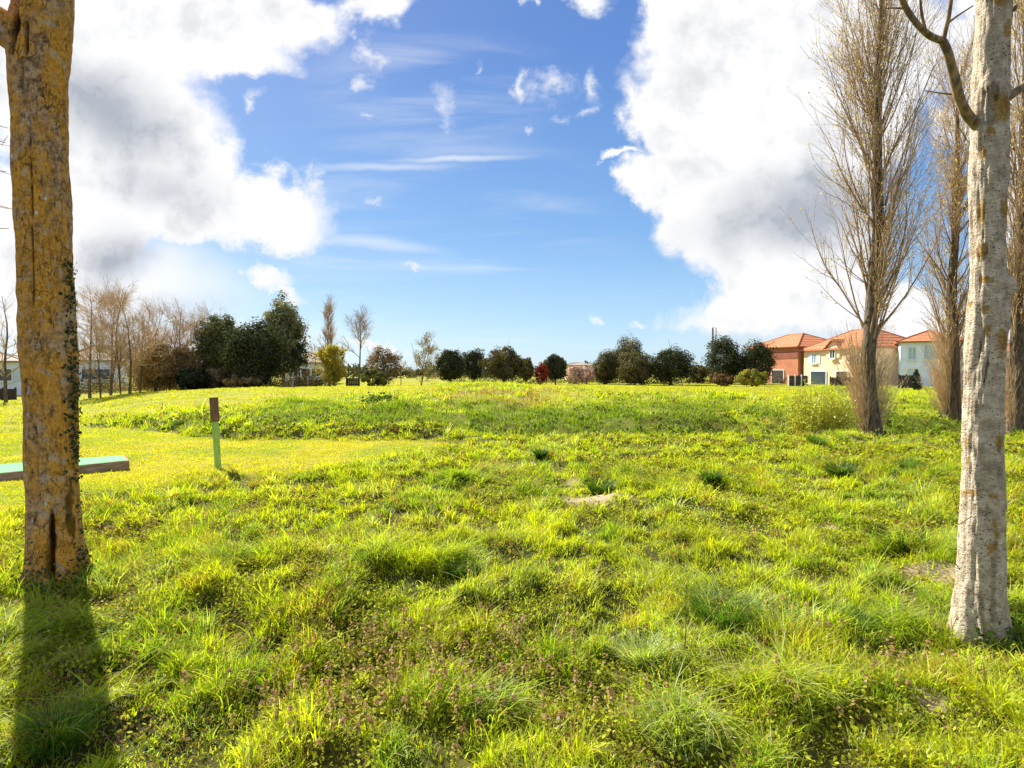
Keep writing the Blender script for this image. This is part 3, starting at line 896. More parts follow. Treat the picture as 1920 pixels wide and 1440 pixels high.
b1, br1 = twigs(mb, P1[None], R1[None], 7, .35, 1, (.9, 1.8), (25, 60), .5, 7, .5, .012, .12, sides=7)
top = np.array([PL_(117, -600), PL_(125, -900), PL_(118, -1250)])
P2, R2 = limb(mb, top, .125, .05, 14)
b2, br2 = twigs(mb, P2[None], R2[None], 9, .0, 1, (1.2, 2.4), (30, 60), .5, 7, .5, .012, .12, sides=7)
hang = np.array([[-80, 30], [-65, 200]])
b3, br3 = twigs(mb, np.concatenate([b1, b2]), np.concatenate([br1, br2]), 6, .2, 1, (.4, .9), (25, 55), .2, 5, .5, .004, .15, sides=5)
twigs(mb, b3, br3, 5, .2, 1, (.15, .4), (25, 55), .1, 4, .6, .002, .2, sides=3)
mb.build('limbs', m_barkL, left_tree)
mb = MB()        # bare twigs reaching in at the left edge
for (xa, ya, xb, yb) in [(-190, 150, 14, 240), (-190, 170, 10, 268), (-200, 260, 12, 322), (-190, 300, 22, 392), (-180, 400, 16, 428), (-200, 180, 6, 272)]:
    p, rr_ = limb(mb, [PL_(xa, ya, LD + .5), PL_((xa + xb) / 2, (ya + yb) / 2 + 15, LD + .45), PL_(xb, yb, LD + .4)], .010, .0025, 6, 12)
    twigs(mb, p[None], rr_[None], 6, .4, 1, (.05, .14), (25, 60), .3, 4, .7, .0016, .2, sides=4)
p, rr_ = limb(mb, [P1[26], PL_(-230, 0, LD + .4), PL_(-195, 150, LD + .5), PL_(-190, 400, LD + .5)], .03, .008, 8, 20)
mb.build('twigs', m_barkL, left_tree)
# ivy up the right edge and round the foot
mb = MB(); m_ivy = leaf_mat('ivy_leaves', trans=.15, gloss=.012, rough=.5, vary=.3)
n_ = 1250
zi = rng.random(n_) ** 1.1
pyi = 1095 - zi * 640
ang = rng.normal(.02, .20, n_)
lev = np.interp(HOR - (pyi - HOR) * 0 - pyi, HOR - np.array([1092, -600]), [0, 1])
zworld = EYE - (pyi - HOR) * LD / F - bl[2]
patch = vnoise(zworld * 5.5, zworld * 0 + 3, seed=71)
ok = rng.random(n_) < (.10 + .9 * sstep(patch, .32, .66)) * np.where(pyi > 640, 1, .7)
zi, ang, zworld = zi[ok], ang[ok], zworld[ok]
ri = np.interp(zworld, zlev, r.mean(axis=1)); cxi = np.interp(zworld, zlev, C[:, 0]); cyi = np.interp(zworld, zlev, C[:, 1])
nrm = np.stack([np.cos(ang), np.sin(ang), 0 * ang], axis=1)
cen = np.stack([cxi, cyi, zworld], axis=1) + nrm * (ri + rng.uniform(.002, .030, len(ri)))[:, None]
colv = np.array([.035, .055, .018]) * rng.uniform(.5, 1.8, (len(ri), 1))
mb.cards(cen, nrm + rng.normal(0, .5, nrm.shape), rng.uniform(.012, .028, len(ri)), 1.2, colv, diamond=True)
n_ = 420; a2 = rng.uniform(-2.6, .3, n_); z2 = rng.gamma(1.5, .055, n_)
nrm = np.stack([np.cos(a2), np.sin(a2), 0 * a2], axis=1); r2 = np.interp(z2, zlev, r.mean(axis=1)) * 1.12
cen = np.stack([np.interp(z2, zlev, C[:, 0]), np.interp(z2, zlev, C[:, 1]), z2], axis=1) + nrm * (r2 + rng.uniform(.005, .05, n_))[:, None]
mb.cards(cen, nrm + rng.normal(0, .5, nrm.shape), rng.uniform(.012, .028, n_), 1.2, np.array([.045, .07, .018]) * rng.uniform(.5, 1.8, (n_, 1)), diamond=True)
mb.build('ivy', m_ivy, left_tree, smooth=False)

# right: pale bole, lit on its left
br_ = TRUNK_R.copy(); br_[2] = H(br_[0], br_[1])
RD = br_[1]
right_tree = thing('pale_barked_tree', 'slender pale grey tree trunk with orange lichen spots, lit on its left side', 'tree', br_, 'bare near trees framing the field')
rowsR = [(1185, 1784, 1893), (1150, 1787, 1890), (1100, 1790, 1887), (1000, 1795, 1885), (900, 1800, 1885), (800, 1803, 1882), (700, 1806, 1884), (640, 1809, 1888), (580, 1812, 1895),
         (540, 1815, 1894), (500, 1817, 1888), (400, 1816, 1888), (300, 1817, 1891), (220, 1819, 1893), (180, 1820, 1893), (100, 1825, 1893), (0, 1829, 1897), (-100, 1832, 1896), (-300, 1838, 1893), (-600, 1845, 1885), (-900, 1850, 1880)]
C, r, TH, ZZ, zlev = trunk_mesh(rowsR, RD, br_, nlev=330, sides=96, rough=.016, furrow=.006, seed=23, flare=.20, lobes=4)
PXv = 960 + F * (C[:, 0:1] + r * np.cos(TH) + br_[0]) / (C[:, 1:2] + r * np.sin(TH) + br_[1])
PYv = HOR - F * (ZZ + br_[2] - EYE) / (C[:, 1:2] + r * np.sin(TH) + br_[1])
vis = (np.cos(TH) * (C[:, 0:1] + br_[0]) + np.sin(TH) * (C[:, 1:2] + br_[1])) < .15
front = vis
r = r + .030 * scar(1898, 532, 16, 24, 0, .2, 3) + .020 * scar(1862, 175, 24, 22, 0, .3, 4) + .012 * scar(1845, 165, 14, 30, 0, .3, 14) + .010 * scar(1838, 470, 14, 20, 0, .3, 15)
eye_ = scar(1838, 470, 12, 18, 0, .2, 5) - scar(1838, 470, 8, 13, 0, .2, 5)
c1 = np.maximum(scar(1836, 660, 2.2, 26, -.1, .4, 6), scar(1850, 690, 2.5, 30, -.15, .5, 7)); c2 = scar(1852, 178, 13, 16, 0, .6, 8); c3 = scar(1848, 1160, 7, 50, .1, .7, 11); c4 = scar(1870, 1100, 8, 70, 0, .8, 12)
r = r - .012 * c1 - .01 * c2 - .008 * np.clip(eye_, 0, 1)
col = np.ones(r.shape + (3,))
for s_, k_ in ((c1, .8), (c2, .75), (np.clip(eye_, 0, 1), .6), (c3, .6), (c4, .45)):
    col = lerp(col, np.array([.22, .17, .10]), np.clip(s_, 0, 1) * k_)
orange = np.zeros(r.shape)
for (px, py, rx, ry) in [(1838, 470, 16, 24), (1835, 400, 12, 40), (1880, 395, 14, 36), (1868, 210, 30, 40), (1835, 290, 10, 22), (1880, 60, 16, 26), (1845, 525, 24, 10), (1815, 572, 8, 12), (1846, 580, 16, 12), (1850, 620, 14, 14), (1878, 640, 14, 50),
                         (1815, 830, 8, 18), (1818, 865, 6, 12), (1822, 925, 22, 10), (1870, 930, 22, 10), (1876, 830, 10, 30), (1865, 1030, 16, 20), (1870, 985, 10, 12), (1875, 1005, 8, 20), (1850, 250, 16, 16), (1862, 10, 24, 20)]:
    orange = np.maximum(orange, (1 - sstep(np.hypot((PXv - px) / (rx * 1.5), (PYv - py) / (ry * 1.5)), .0, 1.0)) * front)
# growth all round, not only on this side
orange = np.maximum(orange, ~vis * sstep(fbm(np.cos(TH) * 2, np.sin(TH) * 2, ZZ * 3, oct=3, seed=83), .58, .68))
mb = MB(); close_tube(mb, C, r, TH, col)
m_barkR, n, out = new_mat('pale_bark')
ob = n.add('ShaderNodeTexCoord').outputs['Object']
a = n.add('ShaderNodeAttribute', attribute_name='tint').outputs['Color']
mid = n.noise(ob, 16.0, 7.0, .65); fine = n.noise(ob, 90.0, 6.0, .7); big = n.noise(ob, 5.0, 5.0, .6)
hor = n.noise(n.mapping(ob, scale=(1, 1, 3.5)), 22.0, 6.0, .65)
c = n.mix(n.smooth(mid, .3, .7), (.50, .38, .26), (.93, .79, .60))
c = n.mix(n.math('MULTIPLY', n.smooth(big, .54, .66), .5), c, (.33, .31, .24))
c = n.mix(n.math('MULTIPLY', n.smooth(hor, .58, .66), .55), c, (.20, .15, .11))
vo = n.voro(n.mapping(ob, scale=(1, 1, 1.5)), 46.0)
c = n.mix(n.math('MULTIPLY', n.smooth(vo, .30, .16), n.smooth(n.noise(ob, 9.0, 3.0), .40, .55)), c, (.09, .06, .04))
c = n.mix(n.math('MULTIPLY', n.smooth(n.noise(ob, 30.0, 4.0, .6), .62, .68), .7), c, (.66, .64, .56))
c = n.mix(n.smooth(fine, .43, .30), c, (.13, .09, .06))
li = n.add('ShaderNodeAttribute', attribute_name='lichen').outputs['Fac']
lm = n.smooth(n.math('ADD', n.math('MULTIPLY', li, .47), n.math('MULTIPLY', n.noise(ob, 30.0, 7.0, .7), 1.0)), .70, .90)
c = n.mix(n.math('MULTIPLY', lm, .88), c, n.mix(n.smooth(fine, .35, .65), (.34, .17, .03), (.58, .36, .07)))
c = n.mix(1.0, c, a, 'MULTIPLY')
finish(n, out, c, .9, n.math('ADD', n.math('MULTIPLY', fine, .4), n.math('ADD', mid, n.math('MULTIPLY', hor, .6))), .042, 1.0, spec=.1)
rt_ = mb.build('trunk', m_barkR, right_tree)
la = rt_.data.attributes.new('lichen', 'FLOAT', 'POINT'); la.data.foreach_set('value', orange.astype(np.float32).ravel())
m_branch = bark_mat('branch_bark', (.38, .26, .13), (.12, .08, .045), 14, .006)
PR_ = lambda px, py, dd=0.0: at(px, py, RD + dd) - br_
mb = MB()
pa, ra = limb(mb, [PR_(1832, 236), PR_(1812, 212, -.05), PR_(1798, 180, -.1), PR_(1786, 130, -.15), PR_(1771, 84, -.2), PR_(1764, 72, -.2)], .032, .021, 14, 30)
pb, rb = limb(mb, [PR_(1766, 76, -.2), PR_(1745, 68, -.25), PR_(1722, 48, -.3), PR_(1700, 18, -.3), PR_(1688, -10, -.35), PR_(1660, -70, -.4), PR_(1640, -170, -.4)], .020, .009, 10, 30)
pc, rc = limb(mb, [PR_(1768, 80, -.2), PR_(1773, 56, -.2), PR_(1777, 40, -.22), PR_(1783, 0, -.25), PR_(1788, -60, -.3), PR_(1780, -160, -.3)], .014, .006, 9, 26)
limb(mb, [PR_(1776, 44, -.2), PR_(1795, 30, -.15), PR_(1824, 11, -.1)], .009, .004, 7, 14)
limb(mb, [PR_(1736, 60, -.28), PR_(1729, 30, -.3), PR_(1724, -20, -.35)], .010, .006, 7, 14)
limb(mb, [PR_(1696, 16, -.3), PR_(1668, 15, -.33), PR_(1650, 18, -.36), PR_(1638, 6, -.38)], .006, .002, 6, 14)
limb(mb, [PR_(1784, 177, -.12), PR_(1760, 174, -.15), PR_(1735, 170, -.2)], .0055, .0022, 6, 12)
mq = MB(); limb(mq, [PR_(1812, 262, -.06), PR_(1804, 248, -.1), PR_(1794, 232, -.15)], .004, .002, 6, 10); mq.build('branch', m_branch, right_tree)
mq = MB(); limb(mq, [PR_(1880, 192, -.05), PR_(1900, 176, -.05), PR_(1925, 155, .0), PR_(1990, 90, .05), PR_(2060, -60, .1)], .024, .012, 10, 20); mq.build('branch', m_branch, right_tree)
mq = MB(); limb(mq, [PR_(1890, 22, -.02), PR_(1901, 19, -.05), PR_(1905, 12, -.05)], .012, .010, 8, 8); mq.build('branch', m_branch, right_tree)
mq = MB(); limb(mq, [PR_(1806, 978, -.1), PR_(1797, 983, -.14), PR_(1792, 978, -.16)], .004, .0025, 6, 8); mq.build('branch', m_branch, right_tree)
mq = MB(); limb(mq, [PR_(1822, 968, -.14), PR_(1812, 974, -.15), PR_(1804, 981, -.14)], .004, .003, 6, 8); mq.build('branch', m_branch, right_tree)
mq = MB(); limb(mq, [PR_(1800, 1068, -.12), PR_(1795, 1062, -.15), PR_(1788, 1052, -.17)], .004, .002, 6, 8); mq.build('branch', m_branch, right_tree)
mt = MB(); Pt, Rt = limb(mt, [PR_(1865, -880), PR_(1868, -1150), PR_(1860, -1500)], .045, .02, 10)
q1, q2 = twigs(mb, np.concatenate([pb[None][:, ::2][:, :13], pc[None][:, ::2][:, :13]]), np.concatenate([rb[None][:, ::2][:, :13], rc[None][:, ::2][:, :13]]), 8, .55, 1, (.25, .6), (25, 60), .4, 5, .5, .003, .12)
mb.build('branch', m_branch, right_tree)
q1, q2 = twigs(mt, Pt[None], Rt[None], 12, .0, 1, (.6, 1.5), (25, 60), .4, 6, .5, .006, .12)
twigs(mt, q1, q2, 7, .2, 1, (.2, .6), (25, 55), .3, 4, .6, .002, .15)
mt.build('crown', m_branch, right_tree)
mb = MB(); n_ = 260; a2 = rng.uniform(-2.4, .2, n_); z2 = rng.gamma(1.6, .035, n_)
nrm = np.stack([np.cos(a2), np.sin(a2), 0 * a2], axis=1); r2 = np.interp(z2, zlev, r.mean(axis=1)) * 1.15
cen = np.stack([np.interp(z2, zlev, C[:, 0]), np.interp(z2, zlev, C[:, 1]), z2], axis=1) + nrm * (r2 + rng.uniform(.0, .04, n_))[:, None]
mb.cards(cen, nrm + rng.normal(0, .5, nrm.shape), rng.uniform(.014, .03, n_), 1.2, np.array([.07, .11, .02]) * rng.uniform(.5, 1.8, (n_, 1)), diamond=True)
mb.build('ivy', m_ivy, right_tree, smooth=False)

# taller grass hugging both boles
mb = MB()
for (tb, rad_, n_, hh) in ((TRUNK_L, .25, 700, .15), (TRUNK_R, .155, 320, .09)):
    a_ = rng.uniform(0, 6.28, n_); rr_ = rad_ + rng.gamma(1.5, .035, n_)
    x = tb[0] + np.cos(a_) * rr_; y = tb[1] + np.sin(a_) * rr_
    P = np.stack([x, y, height(x, y) - .01], axis=1)
    blade_mesh(mb, P, rng.gamma(6, hh / 6, n_), rng.uniform(.003, .007, n_), rng.uniform(0, 6.28, n_), rng.uniform(.1, .7, n_), rng.uniform(0, .4, n_), lerp(np.tile(MID, (n_, 1)), DEEP, rng.random(n_)))
o = mb.build('long_grass', m_grass, smooth=False)
tag(o, 'long uncut grass around the feet of the two near trunks', 'grass', kind='stuff')

# ------------------------------------------------------------------ marker post
b = on_plane(409, 878); b[2] = H(b[0], b[1]); PD = b[1]
post = thing('marker_post', 'square wooden marker post, brown at the top and painted lime green below', 'post', b, rotz=.35)
m_lime, n, out = new_mat('lime_paint')
ob = n.add('ShaderNodeTexCoord').outputs['Object']
f = n.noise(n.mapping(ob, scale=(1, 1, .2)), 30, 6, .65)
finish(n, out, n.mix(n.smooth(f, .35, .7), (.26, .46, .08), (.42, .60, .16)), .55, f, .003, .6)
m_wood, n, out = new_mat('weathered_wood')
ob = n.add('ShaderNodeTexCoord').outputs['Object']
f = n.noise(n.mapping(ob, scale=(1, 1, .15)), 34, 7, .7)
finish(n, out, n.mix(n.smooth(f, .3, .7), (.10, .05, .03), (.27, .16, .10)), .85, f, .005, .9, spec=.15)
def bev_box(name, c, s, mat, parent, bev=.008, rotz=0.0, top_shift=(0, 0)):
    m_ = MB(); m_.box(c, s, rotz)
    o = m_.build(name, mat, parent, smooth=False)
    if top_shift != (0, 0):
        for v in o.data.vertices:
            if v.co.z > c[2]: v.co.x += top_shift[0]; v.co.y += top_shift[1]
    md = o.modifiers.new('bevel', 'BEVEL'); md.width = bev; md.segments = 2
    return o
ph = 134 / F * PD
bev_box('lower_post', (0, 0, ph * .33), (.098, .098, ph * .66 + .06), m_lime, post, .008, 0)
bev_box('upper_block', (0, 0, ph * .83), (.128, .12, ph * .34), m_wood, post, .008, 0)
post.rotation_euler = (0.0, -.045, .45)

# ------------------------------------------------------------------ low platform with a turquoise mat
pr = at(243, 880, 0)
def gp(px, py): p = on_plane(px, py, 0.0); p[2] = 0; return p
A = gp(243, 881)                                                # near right foot
Ln = 1.9; ux = np.array([-math.cos(math.radians(36.5)), -math.sin(math.radians(36.5)), 0]); uy = np.array([-ux[1], ux[0], 0]); uy = uy if uy[1] > 0 else -uy
mid_p = A + ux * Ln * .5 + uy * .75
W_, D_ = Ln + 1.6, 1.7
ang_p = math.atan2(-ux[1], -ux[0])
pc = A + ux * W_ / 2 + uy * D_ / 2
plat = thing('tee_platform', 'low timber edged platform with a turquoise mat, half hidden by the ochre trunk', 'platform', (pc[0], pc[1], H(pc[0], pc[1]) + .005), rotz=ang_p)
m_mat = plain_mat('turquoise_mat', (.16, .50, .20), .9, .12, 40, .1)
m_board, n, out = new_mat('grey_board')
ob = n.add('ShaderNodeTexCoord').outputs['Object']
f = n.noise(n.mapping(ob, scale=(.15, 1, 1)), 34, 7, .7)
finish(n, out, n.mix(n.smooth(f, .3, .7), (.16, .10, .07), (.40, .29, .21)), .85, f, .005, .9, spec=.15)
hl, hr = .06, .155                                              # front edge, rising to the right; the back lies on the turf
def ramp_box(name, x0, x1, y0, y1, zlo, up, mat):
    m_ = MB()
    def top_z(x, y):
        f = (x + W_ / 2) / W_; k = (y + D_ / 2) / D_
        return (hl + (hr - hl) * f) * (1 - k) + .035 * k + up
    V = [(x, y, zlo) for x, y in ((x0, y0), (x1, y0), (x1, y1), (x0, y1))] + [(x, y, top_z(x, y)) for x, y in ((x0, y0), (x1, y0), (x1, y1), (x0, y1))]
    m_.add(V, [[0, 3, 2, 1], [4, 5, 6, 7], [0, 1, 5, 4], [1, 2, 6, 5], [2, 3, 7, 6], [3, 0, 4, 7]])
    o = m_.build(name, mat, plat, smooth=False)
    md = o.modifiers.new('bevel', 'BEVEL'); md.width = .004; md.segments = 2
ramp_box('front_board', -W_ / 2, W_ / 2, -D_ / 2, -D_ / 2 + .045, -.06, 0, m_board)
ramp_box('back_board', -W_ / 2, W_ / 2, D_ / 2 - .045, D_ / 2, -.06, 0, m_board)
ramp_box('end_board', W_ / 2 - .045, W_ / 2 - .002, -D_ / 2 + .047, D_ / 2 - .047, -.06, 0, m_board)
ramp_box('end_board', -W_ / 2 + .002, -W_ / 2 + .045, -D_ / 2 + .047, D_ / 2 - .047, -.06, 0, m_board)
ramp_box('mat', -W_ / 2 + .047, W_ / 2 - .047, -D_ / 2 + .047, D_ / 2 - .047, -.02, .006, m_mat)

# ------------------------------------------------------------------ bare poplars
m_poplar = bark_mat('poplar_bark', (.19, .14, .085), (.055, .038, .025), 9, .03)
m_twig = bark_mat('twig_bark', (.40, .315, .205), (.23, .17, .105), 9, .002)
m_bud = leaf_mat('bud_leaves', trans=.45, gloss=.03, vary=.2)
m_leafdark = leaf_mat('evergreen_leaves', trans=.30, gloss=.008, rough=.6, vary=.35)
def poplar(name, label, px, py_base, d, height_, width, r0, n_main, n_shoot, lean=0.0, seed=1, group='tall bare poplars', topdetail=True, buds=16000, shoot_h=3.0, twig_r=.0035):
    b = ground_px(px, d)
    t = thing(name, label, 'tree', b, group)
    mb = MB()
    zz = np.linspace(-.2, height_, 40)
    wx = (vnoise(zz * .5, zz * 0, seed=seed) - .5) * .25 + lean * zz
    wy = (vnoise(zz * .5, zz * 0 + 5, seed=seed) - .5) * .25
    P = np.stack([wx - wx[0], wy - wy[0], zz], axis=1)
    R = r0 * (1 - np.clip(zz / height_, 0, 1)) ** .85 + .012
    R = R * (1 + .55 * np.exp(-np.clip(zz, 0, None) / .45))
    # bole with furrows
    s = 28; th = np.linspace(0, 2 * math.pi, s, endpoint=False)
    k = 120; zf_ = np.linspace(zz[0], zz[-1], k)
    Cc = np.stack([np.interp(zf_, zz, P[:, q]) for q in range(3)], axis=1); Rr = np.interp(zf_, zz, R)
    THm, ZZm = np.meshgrid(th, zf_)
    rm = Rr[:, None] * (1 + .30 * (fbm(np.cos(THm) * 3, np.sin(THm) * 3, ZZm * .9, oct=3, seed=seed) - .5) + .12 * np.exp(-np.clip(ZZm, 0, None) / .5) * np.cos(5 * THm + seed))
    close_tube(mb, Cc, rm, THm, np.ones(rm.shape + (3,)))
    mb.build('trunk', m_poplar, t)
    mb = MB()
    M, MR = twigs(mb, P[None, 5:], R[None, 5:], n_main, .02, .93, (height_ * .20, height_ * .32, .55), (11, 33), .9, 9, .18, .005, .06, (.95, .82, .66), 6)
    # keep the outline slim
    S2, R2 = twigs(mb, M, MR, 11, .10, 1, (height_ * .05, height_ * .13, .3), (12, 34), .6, 5, .5, twig_r * 1.1, .08, (1.1, 1.0, .85), 4)
    S3, R3 = twigs(mb, S2, R2, 4, .12, 1, (.22, .65), (14, 40), .45, 4, .7, twig_r * .9, .10, (1.8, 1.65, 1.35), 3)
    mb.build('branches', m_twig, t)
    if n_shoot:
        mb = MB()
        zs = rng.uniform(.0, 1, n_shoot) ** 1.3 * shoot_h * .62; az = rng.uniform(-.25, 3.9, n_shoot)
        L = rng.uniform(.45, 1.0, n_shoot) * shoot_h * .55
        a = np.radians(rng.uniform(6, 34, n_shoot))
        base = np.stack([np.interp(zs, zz, P[:, 0]) + np.cos(az) * r0 * .95, np.interp(zs, zz, P[:, 1]) + np.sin(az) * r0 * .95, zs], axis=1)
        K = 6; Q = np.empty((n_shoot, K, 3)); Q[:, 0] = base; dcur = np.stack([np.cos(az) * np.sin(a), np.sin(az) * np.sin(a), np.cos(a)], axis=1)
        for j in range(1, K):
            Q[:, j] = Q[:, j - 1] + dcur * (L / (K - 1))[:, None]
            dcur = dcur + np.array([0, 0, .06]) + rng.normal(0, .05, (n_shoot, 3)); dcur /= np.linalg.norm(dcur, axis=1, keepdims=True)
        QR = np.tile(np.linspace(.008, .003, K), (n_shoot, 1))
        cc = np.array([2.0, 1.9, 1.65]) * rng.uniform(.6, 1.25, (n_shoot, 1))
        mb.tubes(Q, QR, 4, cc)
        twigs(mb, Q, QR, 4, .2, 1, (.2, .55), (10, 35), .4, 4, .7, .0028, .1, (2.1, 2.0, 1.7), 3)
        mb.build('basal_shoots', m_twig, t)
    if buds:
        mb = MB()
        src = np.concatenate([S3.reshape(-1, 3), S2[:, 2:].reshape(-1, 3)])
        pt = src[rng.integers(0, len(src), buds)] + rng.normal(0, .03, (buds, 3))
        clump = vnoise(pt[:, 0] * 1.1 + 9, pt[:, 2] * .8, pt[:, 1] * 1.1, seed=seed + 4)
        pt = pt[rng.random(buds) < .25 + .75 * sstep(clump, .35, .65)]
        mb.cards(pt, rng.normal(size=pt.shape), rng.uniform(.020, .045, len(pt)), 1.7, np.array([.55, .42, .20]) * rng.uniform(.6, 1.3, (len(pt), 1)), diamond=True)
        mb.build('catkins', m_bud, t, smooth=False)
    return t
poplar('bare_poplar', 'tallest bare poplar, dark trunk ringed by straw coloured basal shoots', 1637, 812, 16.0, 15.5, 3.0, .19, 120, 420, .003, 3)
poplar('bare_poplar', 'bare poplar seen just left of the pale trunk, thinner and hazier', 1786, 808, 18.0, 11.0, 2.4, .18, 70, 300, .008, 8, buds=8000)
poplar('bare_poplar', 'bare poplar at the right edge beyond the pale trunk', 1907, 818, 16.2, 14.5, 2.6, .20, 80, 220, .004, 14, buds=8000)

# ------------------------------------------------------------------ shrubs and crowns
def top_of(px, py, d, base): return at(px, py, d)[2] - base[2]
def crown_cards(mb, cen, rad, n_cl, n_lf, size, col, rc=.30, fill=.55, flat=.0, shape=1.0, seed=0, jag=.25):
    """leaf clumps spread through an uneven ellipsoid"""
    u = rng.normal(size=(n_cl, 3)); u /= np.linalg.norm(u, axis=1, keepdims=True)
    rr = rng.uniform(fill, 1.0, n_cl) ** .7
    lump = 1 + jag * (fbm(u[:, 0] * 1.7 + seed, u[:, 1] * 1.7, u[:, 2] * 1.7, oct=2, seed=seed) - .5) * 2
    cc = u * (rr * lump)[:, None] * np.array(rad)
    if shape != 1.0:                                        # narrow towards the top
        k = 1 - (1 - shape) * np.clip((cc[:, 2] / rad[2] + 1) / 2, 0, 1)
        cc[:, :2] *= k[:, None]
    crad = min(rad) * rc * rng.uniform(.6, 1.35, n_cl)
    tone = rng.uniform(.6, 1.45, n_cl)
    warm = rng.random(n_cl) < .3
    idx = np.repeat(np.arange(n_cl), n_lf)
    v = rng.normal(size=(len(idx), 3)); v /= np.linalg.norm(v, axis=1, keepdims=True)
    pts = np.array(cen) + cc[idx] + v * (crad[idx] * rng.uniform(.35, 1.05, len(idx)) ** .6)[:, None]
    nn = v + u[idx] * .5 + rng.normal(0, .5, v.shape) + np.array([0, 0, .3])
    C = np.array(col) * tone[idx][:, None] * rng.uniform(.7, 1.3, (len(idx), 1))
    C = np.where(warm[idx][:, None], C * np.array([1.35, 1.05, .85]), C)
    mb.cards(pts, nn, size * rng.uniform(.6, 1.3, len(idx)), 1.4, C, diamond=True)
def evergreen(name, label, cat, px, pytop, halfw, d, col, group=None, trunk=True, n_cl=170, n_lf=85, shape=.92, low=.12, size=.13, jag=.40, mat=None, rc=.30, depth=1.0, dbase=0.0):
    b = ground_px(px, d); b[2] -= dbase
    t = thing(name, label, cat, b, group)
    h = top_of(px, pytop, d, b); w = halfw / F * d * math.cos(math.atan((px - 960) / F)) * (1.17 if name == 'evergreen_oak' else 1.05)
    lo = h * low
    rad = (w * .93, w * .93 * depth, (h - lo) / 2 * .96); cen = (0, 0, lo + (h - lo) / 2)
    mb = MB()
    n_st = 1 if trunk else 4
    st = np.stack([np.linspace(0, rng.normal(0, .1), 6) * w, np.linspace(0, rng.normal(0, .1), 6) * w, np.linspace(-.15, h * .75, 6)], axis=1)
    R = np.linspace(max(.05, w * .075), .02, 6)
    mb.tubes(st[None], R[None], 7)
    twigs(mb, st[None], R[None], 16, .15, 1, (w * .55, w * .95), (35, 75), .25, 5, .5, .012, .12)
    mb.build('trunk', m_poplar, t)
    mb = MB()
    crown_cards(mb, cen, rad, n_cl, n_lf, size, col, rc, .45, 0, shape, int(px), jag)
    mb.build('crown', mat or m_leafdark, t, smooth=False)
    return t
OL = (.105, .098, .042); DKG = (.05, .06, .026); BRN = (.095, .070, .032)
G1 = 'round evergreen oaks behind the mound'
for (lab, px, yt, hw, d, c, kw) in [
    ('neat dark egg shaped oak, the leftmost of the round evergreens', 844, 657, 25, 66, DKG, {}),
    ('dark upright oak half behind the neat egg shaped one', 887, 656, 20, 76, DKG, {}),
    ('wide olive brown round oak in the middle of the skyline', 946, 652, 39, 62, OL, dict(low=.16)),
    ('small dusky oak tucked behind the wide middle one', 985, 672, 15, 72, OL, {}),
    ('dark oval oak right of the red leaved bush', 1041, 665, 20, 66, DKG, dict(low=.14)),
    ('rounded dusky oak at the left of the big clump', 1136, 660, 24, 70, OL, dict(low=.02)),
    ('tallest oak of the clump right of centre', 1178, 638, 33, 76, OL, dict(low=.03)),
    ('shorter olive oak in front of the tallest one in the clump', 1190, 662, 28, 66, OL, dict(low=.02)),
    ('broad dark round oak standing right of the clump', 1257, 650, 38, 66, DKG, dict(low=.05)),
    ('dark bushy oak beside the phone mast', 1357, 632, 34, 70, DKG, dict(low=.03)),
    ('dark round oak against the terracotta house', 1420, 640, 33, 68, DKG, dict(low=.03))]:
    evergreen('evergreen_oak', lab, 'tree', px, yt, hw, d, c, G1, **kw)
evergreen('red_shrub', 'small red leaved shrub between two dark oaks', 'shrub', 1014, 680, 13, 60, (.17, .022, .018), None, n_cl=45, n_lf=40, low=.1, size=.11)
G2 = 'evergreens of the left hand tree belt'
evergreen('evergreen_oak', 'big rounded dark tree at the left shoulder of the evergreens', 'tree', 414, 588, 44, 50, (.105, .125, .045), G2, low=.1, n_cl=260)
evergreen('evergreen_oak', 'blackish green dense tree in front of the tall pine', 'tree', 482, 602, 50, 47, (.050, .064, .028), G2, low=.0, n_cl=280)
evergreen('evergreen_shrub', 'dark low evergreen bush at the foot of the brown thicket', 'shrub', 362, 692, 34, 46, (.022, .035, .014), G2, low=.0, trunk=False)
evergreen('evergreen_shrub', 'small leafy dark tree with a forked stem right of the pine', 'tree', 561, 640, 19, 50, (.040, .052, .02), G2, low=.35, n_cl=40, n_lf=22, rc=.3)
# the pine
def pine(label, px, yt, hw, d):
    b = ground_px(px, d); t = thing('pine_tree', label, 'tree', b)
    h = top_of(px, yt, d, b); w = hw / F * d
    mb = MB(); st = np.stack([np.linspace(0, .25, 8), np.zeros(8), np.linspace(-.2, h * .97, 8)], axis=1)
    R = np.linspace(.17, .03, 8); mb.tubes(st[None], R[None], 9)
    L1, R1_ = twigs(mb, st[None], R[None], 46, .22, .99, (w * .75, w * 1.2, .62), (55, 85), .5, 6, .4, .012, .08)
    mb.build('trunk', m_poplar, t)
    mb = MB()
    crown_cards(mb, (.15, 0, h * .60), (w * 1.0, w * .95, h * .41), 230, 70, .15, (.17, .18, .095), .26, .35, 0, .62, 3, .75)
    crown_cards(mb, (.3, -.2, h * .30), (w * .7, w * .7, h * .16), 60, 40, .15, (.10, .11, .055), .24, .35, 0, .9, 5, .6)
    mb.build('crown', m_leafdark, t, smooth=False)
pine('tall feathery grey green pine topping the left hand evergreens', 531, 562, 52, 54)

